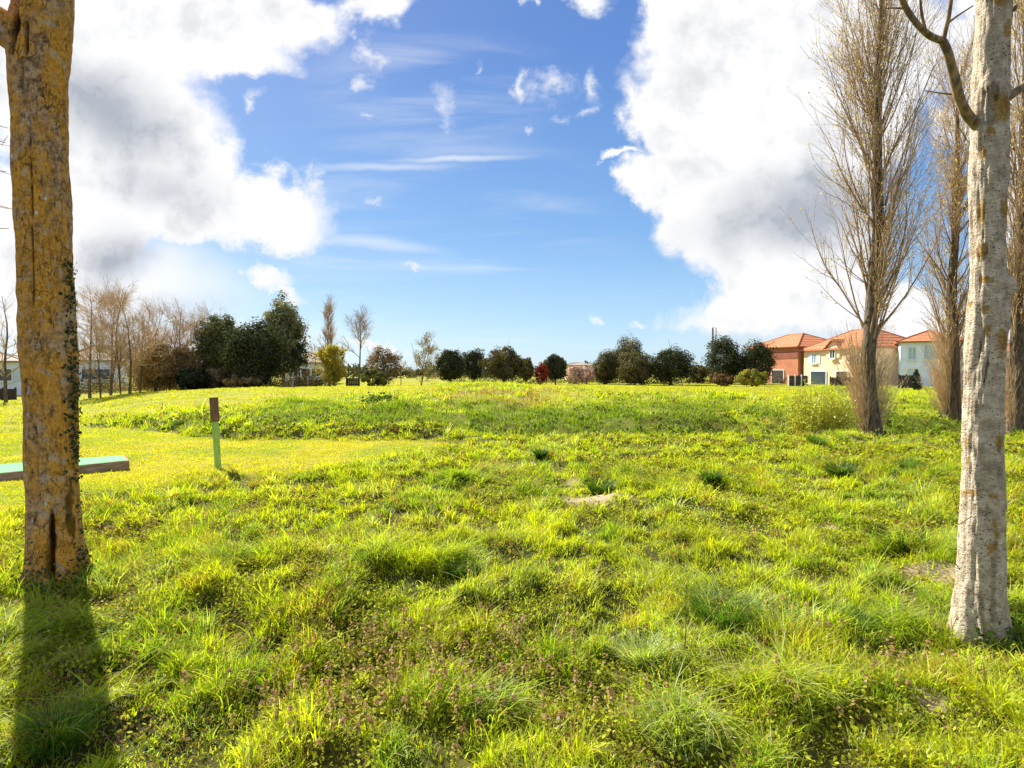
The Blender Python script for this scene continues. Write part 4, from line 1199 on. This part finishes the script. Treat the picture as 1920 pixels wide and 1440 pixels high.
# leafless trees
def bare_tree(label, px, yt, hw, d, name='bare_tree', col=(1.0, .82, .6), group='bare trees of the left hand tree belt', n1=14, stems=1, fork=.22, r0=None, tw=.008, up=.30, dens=1.0, leafcol=None, nleaf=0):
    b = ground_px(px, d); t = thing(name, label, 'tree' if 'shrub' not in name else 'shrub', b, group)
    h = top_of(px, yt, d, b); w = hw / F * d * math.cos(math.atan((px - 960) / F))
    r0 = r0 or h * .016
    mb = MB(); S = []; SR = []
    for q in range(stems):
        a = rng.uniform(0, 6.28); sp = (.0 if stems == 1 else .28) * w * 2
        zz = np.linspace(0, 1, 9)
        p = np.stack([np.cos(a) * sp * zz ** 1.3 + (vnoise(zz * 3, zz * 0 + q, seed=int(px)) - .5) * .1 * h * zz, np.sin(a) * sp * zz ** 1.3 + (vnoise(zz * 3, zz * 0 + q + 9, seed=int(px)) - .5) * .1 * h * zz, -.15 + zz * h * .97], axis=1)
        S.append(p); SR.append(np.linspace(r0 / math.sqrt(stems), .012, 9))
    S = np.array(S); SR = np.array(SR)
    mb.tubes(S, SR, 7)
    mb.build('trunk', m_poplar, t)
    mb = MB()
    A, AR = twigs(mb, S, SR, max(4, n1 // stems), fork, .95, (h * .28, h * .5, .55), (26, 60), up, 7, .5, .014, .10, col, 5)
    A[:, :, 0] = np.clip(A[:, :, 0], -w * 1.2, w * 1.2)
    B_, BR = twigs(mb, A, AR, int(11 * dens), .12, 1, (h * .09, h * .2), (20, 50), .3, 5, .55, tw * .8, .10, col, 4)
    C_, CR = twigs(mb, B_, BR, int(8 * dens), .15, 1, (h * .04, h * .1), (20, 50), .2, 4, .7, tw * .55, .12, col, 3)
    mb.build('branches', m_twig, t)
    if nleaf:
        mb = MB(); src = C_.reshape(-1, 3); pt = src[rng.integers(0, len(src), nleaf)] + rng.normal(0, .08, (nleaf, 3))
        mb.cards(pt, rng.normal(size=pt.shape), rng.uniform(.06, .14, nleaf), 1.5, np.array(leafcol) * rng.uniform(.6, 1.4, (nleaf, 1)), diamond=True)
        mb.build('leaves', m_bud, t, smooth=False)
    return t
TW = (1.5, 1.3, 1.0)
for (lab, px, yt, hw, d, kw) in [
    ('short forked bare tree with its trunk in front of the brown roofed house', 188, 610, 28, 39, dict(n1=14, stems=2)),
    ('low bushy bare tree with several stems left of the brown thicket', 226, 602, 36, 42, dict(n1=20, stems=4, fork=.12, dens=.8)),
    ('many stemmed tan tree rising at the left end of the brown thicket', 262, 596, 40, 44, dict(n1=20, stems=4, fork=.12, dens=.8)),
    ('fan of tan twigs behind the middle of the brown thicket', 318, 592, 44, 48, dict(n1=20, stems=3, fork=.2, dens=.8)),
    ('tan bare tree pressed against the rounded dark evergreen', 372, 600, 32, 49, dict(n1=20, stems=3, fork=.2)),
    ('bare tree peeping out at the far left edge beside the pale house', 10, 545, 28, 40, dict(n1=10, dens=.7)),
    ('leafless tree right beside the ochre trunk, first of the belt', 168, 556, 34, 41, {}),
    ('tallest leafless tree of the belt, spreading fan of twigs', 207, 540, 46, 43, dict(n1=22, stems=2, dens=1.2)),
    ('slim leafless tree between the fan shaped one and the thicket', 243, 568, 36, 41, {}),
    ('leafless tree rising out of the brown thicket, left one', 290, 572, 44, 49, dict(n1=22, stems=2)),
    ('leafless tree rising out of the brown thicket, right one', 342, 578, 42, 51, dict(n1=16)),
    ('leafless tree top showing behind the rounded dark evergreen', 398, 570, 34, 60, dict(n1=12, dens=.8))]:
    bare_tree(lab, px, yt, hw, d, col=TW, **kw)
bare_tree('slender bare tree standing alone right of the yellow willow', 673, 590, 21, 56, 'bare_tree', (1.0, .86, .66), 'bare trees behind the mound', 14, up=.7)
bare_tree('pale many stemmed bare tree left of the round oaks', 790, 638, 34, 60, 'bare_tree', (1.1, 1.0, .62), 'bare trees behind the mound', 20, stems=6, fork=.1, leafcol=(.22, .21, .07), nleaf=900)
bare_tree('faint small bare tree between pine and far poplar', 592, 640, 18, 62, 'bare_tree', TW, 'bare trees behind the mound', 8, dens=.7)
bare_tree('faint twiggy bare tree beside the brown round bush', 752, 668, 16, 64, 'bare_tree', TW, 'bare trees behind the mound', 8, dens=.7)
poplar('bare_poplar', 'narrow far poplar rising behind the yellow willow', 617, 730, 55, 8.0, 1.2, .08, 40, 0, 0, 22, 'tall bare poplars', buds=0, twig_r=.007)
bare_tree('yellow green willow bush with upright wands', 626, 655, 38, 47, 'willow_shrub', (1.5, 1.35, .35), None, 60, stems=10, fork=.05, up=.8, tw=.012, leafcol=(.36, .30, .03), nleaf=5200)
evergreen('brown_shrub', 'rounded reddish brown leafless bush left of the pale bare tree', 'shrub', 720, 650, 32, 62, (.165, .12, .075), None, low=.04, n_cl=80, size=.11)
evergreen('brown_shrub', 'brown thicket mass with tan upper twigs, left half', 'shrub', 292, 642, 46, 47, (.34, .24, .11), 'brown thickets of the tree belt', low=.0, n_cl=220, jag=.4, size=.10)
evergreen('brown_shrub', 'brown thicket mass beside the rounded evergreen, right half', 'shrub', 343, 650, 36, 49, (.25, .185, .085), 'brown thickets of the tree belt', low=.0, n_cl=180, jag=.4, size=.10)
evergreen('brown_shrub', 'grey brown scrub at the foot of the evergreens', 'shrub', 408, 690, 34, 47.5, (.22, .18, .10), 'brown thickets of the tree belt', low=0, n_cl=130, jag=.4, size=.09)
evergreen('brown_shrub', 'dry brown undergrowth under the pine', 'shrub', 455, 704, 40, 45, (.20, .155, .075), 'brown thickets of the tree belt', low=0, n_cl=130, jag=.4, size=.09)
evergreen('green_hedge', 'low green hedge below the slender bare tree', 'hedge', 702, 694, 30, 58, (.10, .125, .028), None, trunk=False, low=0, n_cl=60, size=.12)
evergreen('yellow_shrub', 'round yellow green bush in front of the terracotta house', 'shrub', 1410, 692, 31, 58, (.26, .25, .04), None, trunk=False, low=0, n_cl=70, size=.11)
evergreen('brown_shrub', 'rusty brown bush left of the round yellow green one', 'shrub', 1352, 700, 24, 60, (.16, .10, .045), None, trunk=False, low=0, n_cl=50, size=.11)
evergreen('brown_shrub', 'olive scrub between the broad dark oak and the mast', 'shrub', 1308, 684, 20, 74, (.09, .085, .03), None, trunk=False, low=0, n_cl=50, size=.13)
evergreen('cypress', 'small dark pointed cypress in front of the pale blue house', 'tree', 1718, 690, 11, 40, (.030, .048, .030), None, n_cl=50, n_lf=40, shape=.35, low=.02, size=.09)
m_blossom = leaf_mat('blossom', trans=.3, gloss=.02, vary=.2, tr_tint=(1, 1, 1))
for px, yt, hw, lab in [(1078, 682, 17, 'pale pink blossoming shrub right of the dark oval oak'), (1100, 684, 17, 'pale blossoming shrub touching the dusky oak clump')]:
    evergreen('blossom_shrub', lab, 'shrub', px, yt, hw, 70, (.50, .36, .30), 'blossoming shrubs on the skyline', trunk=False, low=0, n_cl=50, n_lf=40, size=.12, mat=m_blossom)
# scrubby undergrowth between the far trunks
mb = MB()
for px in np.arange(860, 1500, 6.0):
    d = rng.uniform(70, 82); p = ground_px(px, d); hh = rng.uniform(.5, 1.5)
    n_ = 55; C_ = p + np.abs(rng.normal(size=(n_, 3))) * np.array([0, 0, hh * .5]) + rng.normal(size=(n_, 3)) * np.array([.6, .4, 0])
    mb.cards(C_, rng.normal(size=(n_, 3)), rng.uniform(.10, .2, n_), 1.3, np.array([.10, .095, .04]) * rng.uniform(.5, 1.5, (n_, 1)), diamond=True)
for px in np.arange(120, 620, 5.0):
    d = rng.uniform(52, 60); p = ground_px(px, d); hh = rng.uniform(.6, 1.8)
    n_ = 60; C_ = p + np.abs(rng.normal(size=(n_, 3))) * np.array([0, 0, hh * .5]) + rng.normal(size=(n_, 3)) * np.array([.5, .4, 0])
    mb.cards(C_, rng.normal(size=(n_, 3)), rng.uniform(.08, .16, n_), 1.3, np.array([.085, .07, .035]) * rng.uniform(.5, 1.5, (n_, 1)), diamond=True)
for px in np.arange(150, 600, 3.2):
    d = rng.uniform(47, 58); p = ground_px(px, d); hh = rng.uniform(.7, 2.2)
    n_ = 70; C_ = p + np.abs(rng.normal(size=(n_, 3))) * np.array([0, 0, hh * .5]) + rng.normal(size=(n_, 3)) * np.array([.45, .4, 0])
    mb.cards(C_, rng.normal(size=(n_, 3)), rng.uniform(.07, .14, n_), 1.3, (np.array([.22, .165, .085]) if rng.random() < .7 else np.array([.06, .065, .025])) * rng.uniform(.5, 1.5, (n_, 1)), diamond=True)
o = mb.build('undergrowth', m_leafdark, smooth=False)
tag(o, 'brownish scrub growing between the far trees', 'undergrowth', kind='stuff')
mb = MB()
for px in np.arange(-900, 2900, 11.0):
    dd = rng.uniform(120, 165); p = np.array([(px - 960) / F * dd, dd, 0.0]); hh = rng.uniform(2.0, 4.2)
    n_ = 130; v = rng.normal(size=(n_, 3)); v /= np.linalg.norm(v, axis=1, keepdims=True)
    C_ = p + v * np.array([1.7, 1.7, hh * .5]) * rng.uniform(.5, 1.05, (n_, 1)) + np.array([0, 0, hh * .45])
    mb.cards(C_, v + rng.normal(0, .5, v.shape), rng.uniform(.35, .65, n_), 1.3, (np.array([.10, .095, .05]) if rng.random() < .6 else np.array([.06, .07, .035])) * rng.uniform(.6, 1.5, (n_, 1)), diamond=True)
o = mb.build('far_wood', m_leafdark, smooth=False)
tag(o, 'far wood closing the horizon behind the houses and trees', 'wood', kind='stuff')
# the near willow bush by the tall poplar
def wand_bush(label, px, d, wpx, ytop, n_=520):
    b = ground_px(px, d); t = thing('willow_shrub', label, 'shrub', b)
    h = top_of(px, ytop, d, b); w = wpx / F * d / 2
    az = rng.uniform(0, 6.28, n_); r0_ = np.sqrt(rng.random(n_)) * w * .55; r1_ = r0_ + rng.uniform(.1, .75, n_) * w * .75
    zt = h * np.sqrt(np.clip(1 - (r1_ / (w * 1.25)) ** 2, .08, 1)) * rng.uniform(.55, 1.05, n_)
    K = 6; L = np.linspace(0, 1, K)[None, :, None]
    A_ = np.stack([np.cos(az) * r0_, np.sin(az) * r0_, 0 * az - .03], axis=1)[:, None]; E_ = np.stack([np.cos(az) * r1_, np.sin(az) * r1_, zt], axis=1)[:, None]
    P = A_ * (1 - L) + E_ * L + rng.normal(0, .012, (n_, K, 3))
    R = np.tile(np.linspace(.005, .0022, K), (n_, 1))
    mb = MB(); mb.tubes(P, R, 3, np.array([1.9, 1.7, .55]) * rng.uniform(.6, 1.2, (n_, 1)))
    T_, TR = twigs(mb, P, R, 4, .25, 1, (.1, .32), (12, 40), .5, 4, .7, .002, .1, (1.8, 2.0, .5), 3)
    mb.build('wands', m_twig, t)
    mb = MB(); src = np.concatenate([T_.reshape(-1, 3), P[:, 3:].reshape(-1, 3)]); q = 11000
    pt = src[rng.integers(0, len(src), q)] + rng.normal(0, .015, (q, 3))
    mb.cards(pt, rng.normal(size=pt.shape), rng.uniform(.018, .038, q), 1.9, np.array([.52, .56, .06]) * rng.uniform(.6, 1.3, (q, 1)), diamond=True)
    mb.build('leaves', m_bud, t, smooth=False)
wand_bush('airy yellow green bush of fine wands left of the tallest poplar', 1534, 15.6, 122, 722)

# ------------------------------------------------------------------ houses
m_tile, n, out = new_mat('roof_tiles')
ob = n.add('ShaderNodeTexCoord').outputs['Object']
wv = n.add('ShaderNodeTexWave', wave_type='BANDS', bands_direction='Z'); n.put(wv.inputs['Vector'], ob); wv.inputs['Scale'].default_value = 0.9; wv.inputs['Distortion'].default_value = .6
f = n.noise(ob, 5, 6, .65)
c = n.mix(n.smooth(f, .3, .7), (.42, .15, .07), (.58, .25, .12))
c = n.mix(n.math('MULTIPLY', wv.outputs['Fac'], .45), c, (.22, .07, .035))
finish(n, out, c, .85, n.math('ADD', wv.outputs['Fac'], f), .05, .7, spec=.15)
m_tile_br = plain_mat('brown_tiles', (.30, .23, .18), .85, .25, 4)
m_cream = plain_mat('cream_render', (.93, .68, .44), .9, .07, 1.2)
m_terra = plain_mat('terracotta_render', (.50, .20, .10), .9, .12, 1.5)
m_terra_shade = plain_mat('shaded_terracotta', (.28, .09, .055), .9, .12, 1.5)  # shade of the loggia recess put into the render colour
m_bluew = plain_mat('cool_white_render', (.74, .79, .95), .9, .05, 1.2)
m_trim = plain_mat('white_trim', (.80, .79, .76), .6, .05, 4)
m_shut = plain_mat('pale_blue_shutter', (.52, .62, .70), .6, .06, 6)
m_dkwood = plain_mat('dark_timber', (.05, .035, .03), .8, .2, 6)
m_glass, n, out = new_mat('window_glass')
finish(n, out, (.06, .08, .10), .06, spec=.9)
m_pale_pane = plain_mat('pale_blue_pane', (.36, .50, .62), .5, .05, 3)  # opaque pale blue colour for some window panes

def hip_roof(t, w, dp, z, hr_, mat, over=.35, ridge=.35, name='roof'):
    m_ = MB(); a, b_ = w / 2 + over, dp / 2 + over; rx = max(.05, a - b_ * (1 - ridge) - 0) if w > dp else a * ridge
    rx = max(.1, a - b_ * .95)
    th_ = .14
    V = [(-a, -b_, z), (a, -b_, z), (a, b_, z), (-a, b_, z), (-a, -b_, z + th_), (a, -b_, z + th_), (a, b_, z + th_), (-a, b_, z + th_), (-rx, 0, z + hr_), (rx, 0, z + hr_)]
    m_.add(V, [[0, 3, 2, 1], [0, 1, 5, 4], [1, 2, 6, 5], [2, 3, 7, 6], [3, 0, 4, 7], [4, 5, 9, 8], [6, 7, 8, 9]], [[5, 6, 9], [7, 4, 8]])
    o = m_.build(name, mat, t, smooth=False)
    # ridge tiles
    m2 = MB(); m2.tubes(np.array([[(-rx, 0, z + hr_), (rx, 0, z + hr_)]] + [[(sx * rx, 0, z + hr_), (sx * a, sy * b_, z + th_)] for sx in (-1, 1) for sy in (-1, 1)]), np.full((5, 2), .09), 6)
    m2.build('ridge_tiles', mat, o)
    return o
def face_box(t, w, dp, face, u, z, ww, hh, thick, off=0.0):
    """centre and size of a box set on one wall: u along it from its middle, z its centre height"""
    if face == 'front': return (u, -dp / 2 - thick / 2 - off, z), (ww, thick, hh)
    if face == 'back': return (u, dp / 2 + thick / 2 + off, z), (ww, thick, hh)
    if face == 'left': return (-w / 2 - thick / 2 - off, u, z), (thick, ww, hh)
    return (w / 2 + thick / 2 + off, u, z), (thick, ww, hh)
def window(t, w, dp, face, u, z, ww=1.0, hh=1.2, frame=None, pane=None, shutters=None, name='window'):
    fr = frame or m_trim; m_ = MB(); fw = .09
    for du, dz, a, b_ in ((-ww / 2, 0, fw, hh + fw), (ww / 2, 0, fw, hh + fw), (0, hh / 2, ww - fw - .002, fw), (0, -hh / 2, ww - fw - .002, fw), (0, 0, .05, hh - fw - .002)):
        c_, s_ = face_box(t, w, dp, face, u + du, z + dz, a, b_, .08, .001); m_.box(c_, s_)
    o = m_.build(name, fr, t, smooth=False)
    m_ = MB(); c_, s_ = face_box(t, w, dp, face, u, z, ww - fw, hh - fw, .03, .002); m_.box(c_, s_); m_.build('pane', pane or m_glass, o, smooth=False)
    m_ = MB(); c_, s_ = face_box(t, w, dp, face, u, z - hh / 2 - fw - .01, ww + .2, .07, .16, .001); m_.box(c_, s_); m_.build('sill', m_trim, o, smooth=False)
    if shutters:
        for sd in (-1, 1):
            m_ = MB(); c_, s_ = face_box(t, w, dp, face, u + sd * (ww / 2 + .30), z, .46, hh + .05, .05, .003); m_.box(c_, s_); m_.build('shutter', shutters, t, smooth=False)
    return o
def door(t, w, dp, face, u, ww, hh, mat, name='door'):
    m_ = MB(); c_, s_ = face_box(t, w, dp, face, u, hh / 2 + .05, ww, hh, .05, .004); m_.box(c_, s_); o = m_.build(name, mat, t, smooth=False)
    m_ = MB()
    for du, dz, a, b_ in ((-ww / 2 - .05, 0, .1, hh + .1), (ww / 2 + .05, 0, .1, hh + .1), (0, hh / 2 + .05, ww - .002, .1)):
        c_, s_ = face_box(t, w, dp, face, u + du, hh / 2 + .05 + dz, a, b_, .09, .001); m_.box(c_, s_)
    m_.build('frame', m_trim, o, smooth=False)
    return o
def house(name, label, px, d, w, dp, eave, rh, rot, wallm, roofm, group='houses around the common', chimney=None, over=.35):
    b = ground_px(px, d); b[2] -= .05
    t = thing(name, label, 'house', b, group, math.radians(rot))
    m_ = MB(); m_.box((0, 0, eave / 2 - .15), (w, dp, eave + .30)); m_.build('wall', wallm, t, smooth=False)
    o = hip_roof(t, w, dp, eave + .002, rh, roofm, over)
    if chimney:
        m_ = MB(); m_.box((chimney[0], chimney[1], eave + rh * .75 + .3), (.6, .5, rh * .5 + 1.0)); m_.box((chimney[0], chimney[1], eave + rh + .86), (.7, .6, .12)); m_.build('chimney', wallm, o, smooth=False)
    return t
# terracotta house
D1 = 76
h1 = house('terracotta_house', 'terracotta rendered house with orange hipped roof behind the dark oaks', 1492, D1, 9.5, 7.5, 4.6, 2.0, -76, m_terra, m_tile)
m_ = MB()
for f_ in ('front', 'left'):
    c_, s_ = face_box(h1, 9.5, 7.5, f_, 0, 3.65, (9.4 if f_ == 'front' else 7.4), .85, .04); m_.box(c_, s_)
m_.build('loggia_shade', m_terra_shade, h1, smooth=False)  # flat dark strip painted for the shade under the eaves
door(h1, 9.5, 7.5, 'front', 1.2, 2.2, 1.7, m_dkwood); door(h1, 9.5, 7.5, 'left', -1.0, 2.0, 1.7, m_dkwood)
window(h1, 9.5, 7.5, 'front', -2.8, 1.5); window(h1, 9.5, 7.5, 'left', 2.0, 1.5)
# cream house
D2 = 66
W2, P2_ = 10.0, 7.5
h2 = house('cream_house', 'cream rendered house with orange roof and a small gabled dormer beside the poplar', 1618, D2, W2, P2_, 4.1, 2.4, -76, m_cream, m_tile)
m_ = MB()      # gable wall standing up through the eaves on the long front
gu, gw, ge, gp_ = -.4, 1.9, 4.3, 5.15
y_ = -P2_ / 2 - .12
V = [(gu - gw / 2, y_, 3.2), (gu + gw / 2, y_, 3.2), (gu + gw / 2, y_, ge), (gu, y_, gp_), (gu - gw / 2, y_, ge)]
V2 = [(x, y + 2.2, z) for x, y, z in V]
m_.add(V + V2, [[0, 1, 6, 5], [1, 2, 7, 6], [2, 3, 8, 7], [3, 4, 9, 8], [4, 0, 5, 9], [0, 4, 2, 1], [5, 6, 7, 9]], [[4, 3, 2], [9, 7, 8]])
gd = m_.build('dormer', m_cream, h2, smooth=False)
m_ = MB()
for sx in (-1, 1):
    for (dz, th_) in ((.02, .12),):
        x0, x1 = gu, gu + sx * (gw / 2 + .3); z0, z1 = gp_ + .06, ge - .22
        V = [(x0, y_ - .25, z0), (x1, y_ - .25, z1), (x1, y_ + 2.0, z1), (x0, y_ + 2.0, z0)]
        V = V + [(x, y, z + th_) for x, y, z in V]
        m_.add(V, [[0, 3, 2, 1], [4, 5, 6, 7], [0, 1, 5, 4], [1, 2, 6, 5], [2, 3, 7, 6], [3, 0, 4, 7]])
m_.build('dormer_roof', m_tile, gd, smooth=False)
window(h2, W2, P2_ + .24, 'front', gu, 3.75, .75, 1.25, m_trim, m_glass)
window(h2, W2, P2_, 'front', -3.3, 3.15, .8, 1.1, m_trim, m_pale_pane, m_trim)
window(h2, W2, P2_, 'front', 2.6, 3.0, .8, 1.1, m_trim, m_pale_pane, m_trim)
door(h2, W2, P2_, 'front', -2.6, 2.3, 1.55, m_glass, 'patio_door'); door(h2, W2, P2_, 'front', .9, 1.6, 1.55, m_dkwood)
window(h2, W2, P2_, 'left', 0, 2.9, .9, 1.1, m_trim, m_pale_pane, m_trim)
# pale blue-white house
D3 = 60
W3, P3 = 5.4, 6.5
h3 = house('pale_blue_house', 'cool white house with low hipped orange roof and wide pale upper window', 1740, D3, W3, P3, 4.6, 1.35, -30, m_bluew, m_tile)
window(h3, W3, P3, 'front', .2, 3.6, 1.9, 1.5, m_trim, m_pale_pane); window(h3, W3, P3, 'front', -1.7, 3.5, .7, 1.3, m_trim, m_pale_pane)
window(h3, W3, P3, 'front', 2.1, 3.4, .7, 1.2, m_trim, m_glass); door(h3, W3, P3, 'front', -1.6, .95, 1.9, m_shut); window(h3, W3, P3, 'front', .8, 1.2, 1.2, 1.0)
h4 = house('white_house', 'white house glimpsed at the right edge behind the pale trunk', 1925, 62, 6.5, 7, 3.6, 1.7, -36, m_bluew, m_tile)
window(h4, 6.5, 7, 'front', -1.5, 2.6, 1.0, 1.2, m_trim, m_glass, m_shut); window(h4, 6.5, 7, 'front', 1.5, 2.6, 1.0, 1.2, m_trim, m_glass, m_shut); door(h4, 6.5, 7, 'front', 0, 1.0, 2.0, m_dkwood)
# left side
h5 = house('white_house', 'pale house with a grey brown roof at the left edge beyond the ochre trunk', -5, 52, 4.6, 6, 3.0, .95, 30, m_bluew, m_tile_br)
window(h5, 4.6, 6, 'front', -.9, 1.9, .9, 1.1, m_trim, m_glass, m_shut); window(h5, 4.6, 6, 'front', 1.2, 1.9, .9, 1.1, m_trim, m_glass, m_shut); door(h5, 4.6, 6, 'front', .2, .9, 1.9, m_dkwood)
h6 = house('white_house', 'white house with brown hipped roof seen through the bare trees', 180, 60, 4.6, 5.5, 3.1, 1.7, 24, m_bluew, m_tile_br)
window(h6, 4.6, 5.5, 'front', .6, 1.8, 2.2, .9, m_dkwood, m_glass); window(h6, 4.6, 5.5, 'front', .8, .55, 1.8, .7, m_dkwood, m_glass); window(h6, 4.6, 5.5, 'front', -1.5, 1.8, .7, .9)
h7 = house('white_house', 'long low white building gleaming between the pine and the willow', 578, 72, 5.2, 6, 2.6, 1.5, 14, m_bluew, m_tile_br)
window(h7, 5.2, 6, 'front', -1.4, 1.5, 1.0, 1.0); window(h7, 5.2, 6, 'front', 1.2, 1.5, 1.0, 1.0); door(h7, 5.2, 6, 'front', 0, .9, 1.9, m_dkwood)
h8 = house('far_house', 'small distant pale building above the blossoming shrubs', 1082, 105, 5.0, 6, 2.6, .6, 5, m_cream, m_tile_br)
window(h8, 5.5, 6, 'front', -1.3, 2.0); window(h8, 5.5, 6, 'front', 1.3, 2.0)

# garden fences, posts, mast
def fence(name, label, px0, px1, d0, d1, hgt, mat, group=None, gap=.02, post_mat=None, npost=4):
    a = ground_px(px0, d0); b_ = ground_px(px1, d1); L = np.linalg.norm((b_ - a)[:2]); ang_ = math.atan2(b_[1] - a[1], b_[0] - a[0])
    t = thing(name, label, 'fence', a, group, ang_)
    m_ = MB(); nb_ = max(6, int(L / .16)); s_ = L / nb_
    for j in range(nb_): m_.box((s_ * (j + .5), 0, hgt / 2 + rng.normal(0, .01)), (s_ - gap, .03, hgt))
    for z in (.25, hgt - .2): m_.box((L / 2, .032, z), (L, .03, .08))
    m_.build('panel', mat, t, smooth=False)
    for j in range(npost):
        m_ = MB(); m_.box((L * j / (npost - 1), -.07, hgt / 2 + .04), (.10, .10, hgt + .12)); m_.build('post', post_mat or mat, t, smooth=False)
fence('garden_fence', 'dark shed opening with white frame below the terracotta house, built as boards', 1478, 1514, 60, 60, 1.1, m_dkwood, 'garden fences', post_mat=m_trim)  # boards and white posts stand in for a dark shed opening
fence('garden_fence', 'dark timber fence in front of the cream house', 1556, 1606, 58, 58, .95, m_dkwood, 'garden fences', npost=5)
fence('garden_fence', 'dark timber fence piece beside the pointed cypress', 1684, 1712, 50, 50, 1.2, m_dkwood, 'garden fences', npost=3)
fence('garden_fence', 'low dark fence below the long white building', 548, 604, 56, 56, .65, m_dkwood, 'garden fences', npost=5)
fence('garden_fence', 'short dark block beside the slender bare tree, built as a boarded panel', 650, 674, 54, 54, .85, m_dkwood, 'garden fences', npost=3)  # boarded panel stands in for a dark rectangle of unknown kind
fence('garden_fence', 'low dark block in front of the pale house at the left edge, built as boards', -40, 30, 43, 43, .85, m_dkwood, 'garden fences', npost=4)  # boards put where a low dark block stands, its kind unknown
for px, h_, lab in [(549, 1.25, 'thin white stake under the small dark tree'), (577, .95, 'shorter thin white stake near the yellow willow')]:
    b = ground_px(px, 50); t = thing('white_stake', lab, 'stake', b, 'white stakes on the green')
    m_ = MB(); m_.tubes(np.array([[(0, 0, -.1), (0, 0, h_ * .5), (.02, 0, h_)]]), np.array([[.06, .055, .05]]), 8); m_.build('shaft', m_trim, t)
    m_ = MB(); m_.tubes(np.array([[(.02, 0, h_), (.02, 0, h_ + .03), (.02, 0, h_ + .05)]]), np.array([[.065, .06, .001]]), 8); m_.build('cap', m_trim, t)
m_mast = plain_mat('mast_steel', (.13, .12, .13), .5, .1, 8, .5)
b = ground_px(1338, 92); t = thing('phone_mast', 'slim grey phone mast with antenna panels above the dark oaks', 'mast', b)
hm = top_of(1338, 613, 92, b)
m_ = MB()
for x, y in ((-.28, 0), (.28, .0), (0, .45)): m_.tubes(np.array([[(x, y, -.2), (x, y, hm - 1.2)]]), np.array([[.06, .05]]), 6)
for k in range(12):
    z0 = k * (hm - 1.4) / 12; z1 = (k + 1) * (hm - 1.4) / 12; q = ((-.28, 0), (.28, 0), (0, .45))
    for j in range(3):
        p0, p1 = q[j], q[(j + 1) % 3]; m_.tubes(np.array([[(*p0, z0), (*p1, z1)]]), np.array([[.025, .025]]), 5)
m_.build('lattice', m_mast, t)
for x in (-.30, .0, .30):
    m_ = MB(); m_.box((x, -.12 if x else .5, hm - 1.0), (.11, .09, 1.8)); m_.build('antenna', m_mast, t, smooth=False)
m_ = MB(); m_.tubes(np.array([[(0, .1, hm - 1.3), (0, .1, hm + .2)]]), np.array([[.04, .025]]), 6); m_.build('rod', m_mast, t)
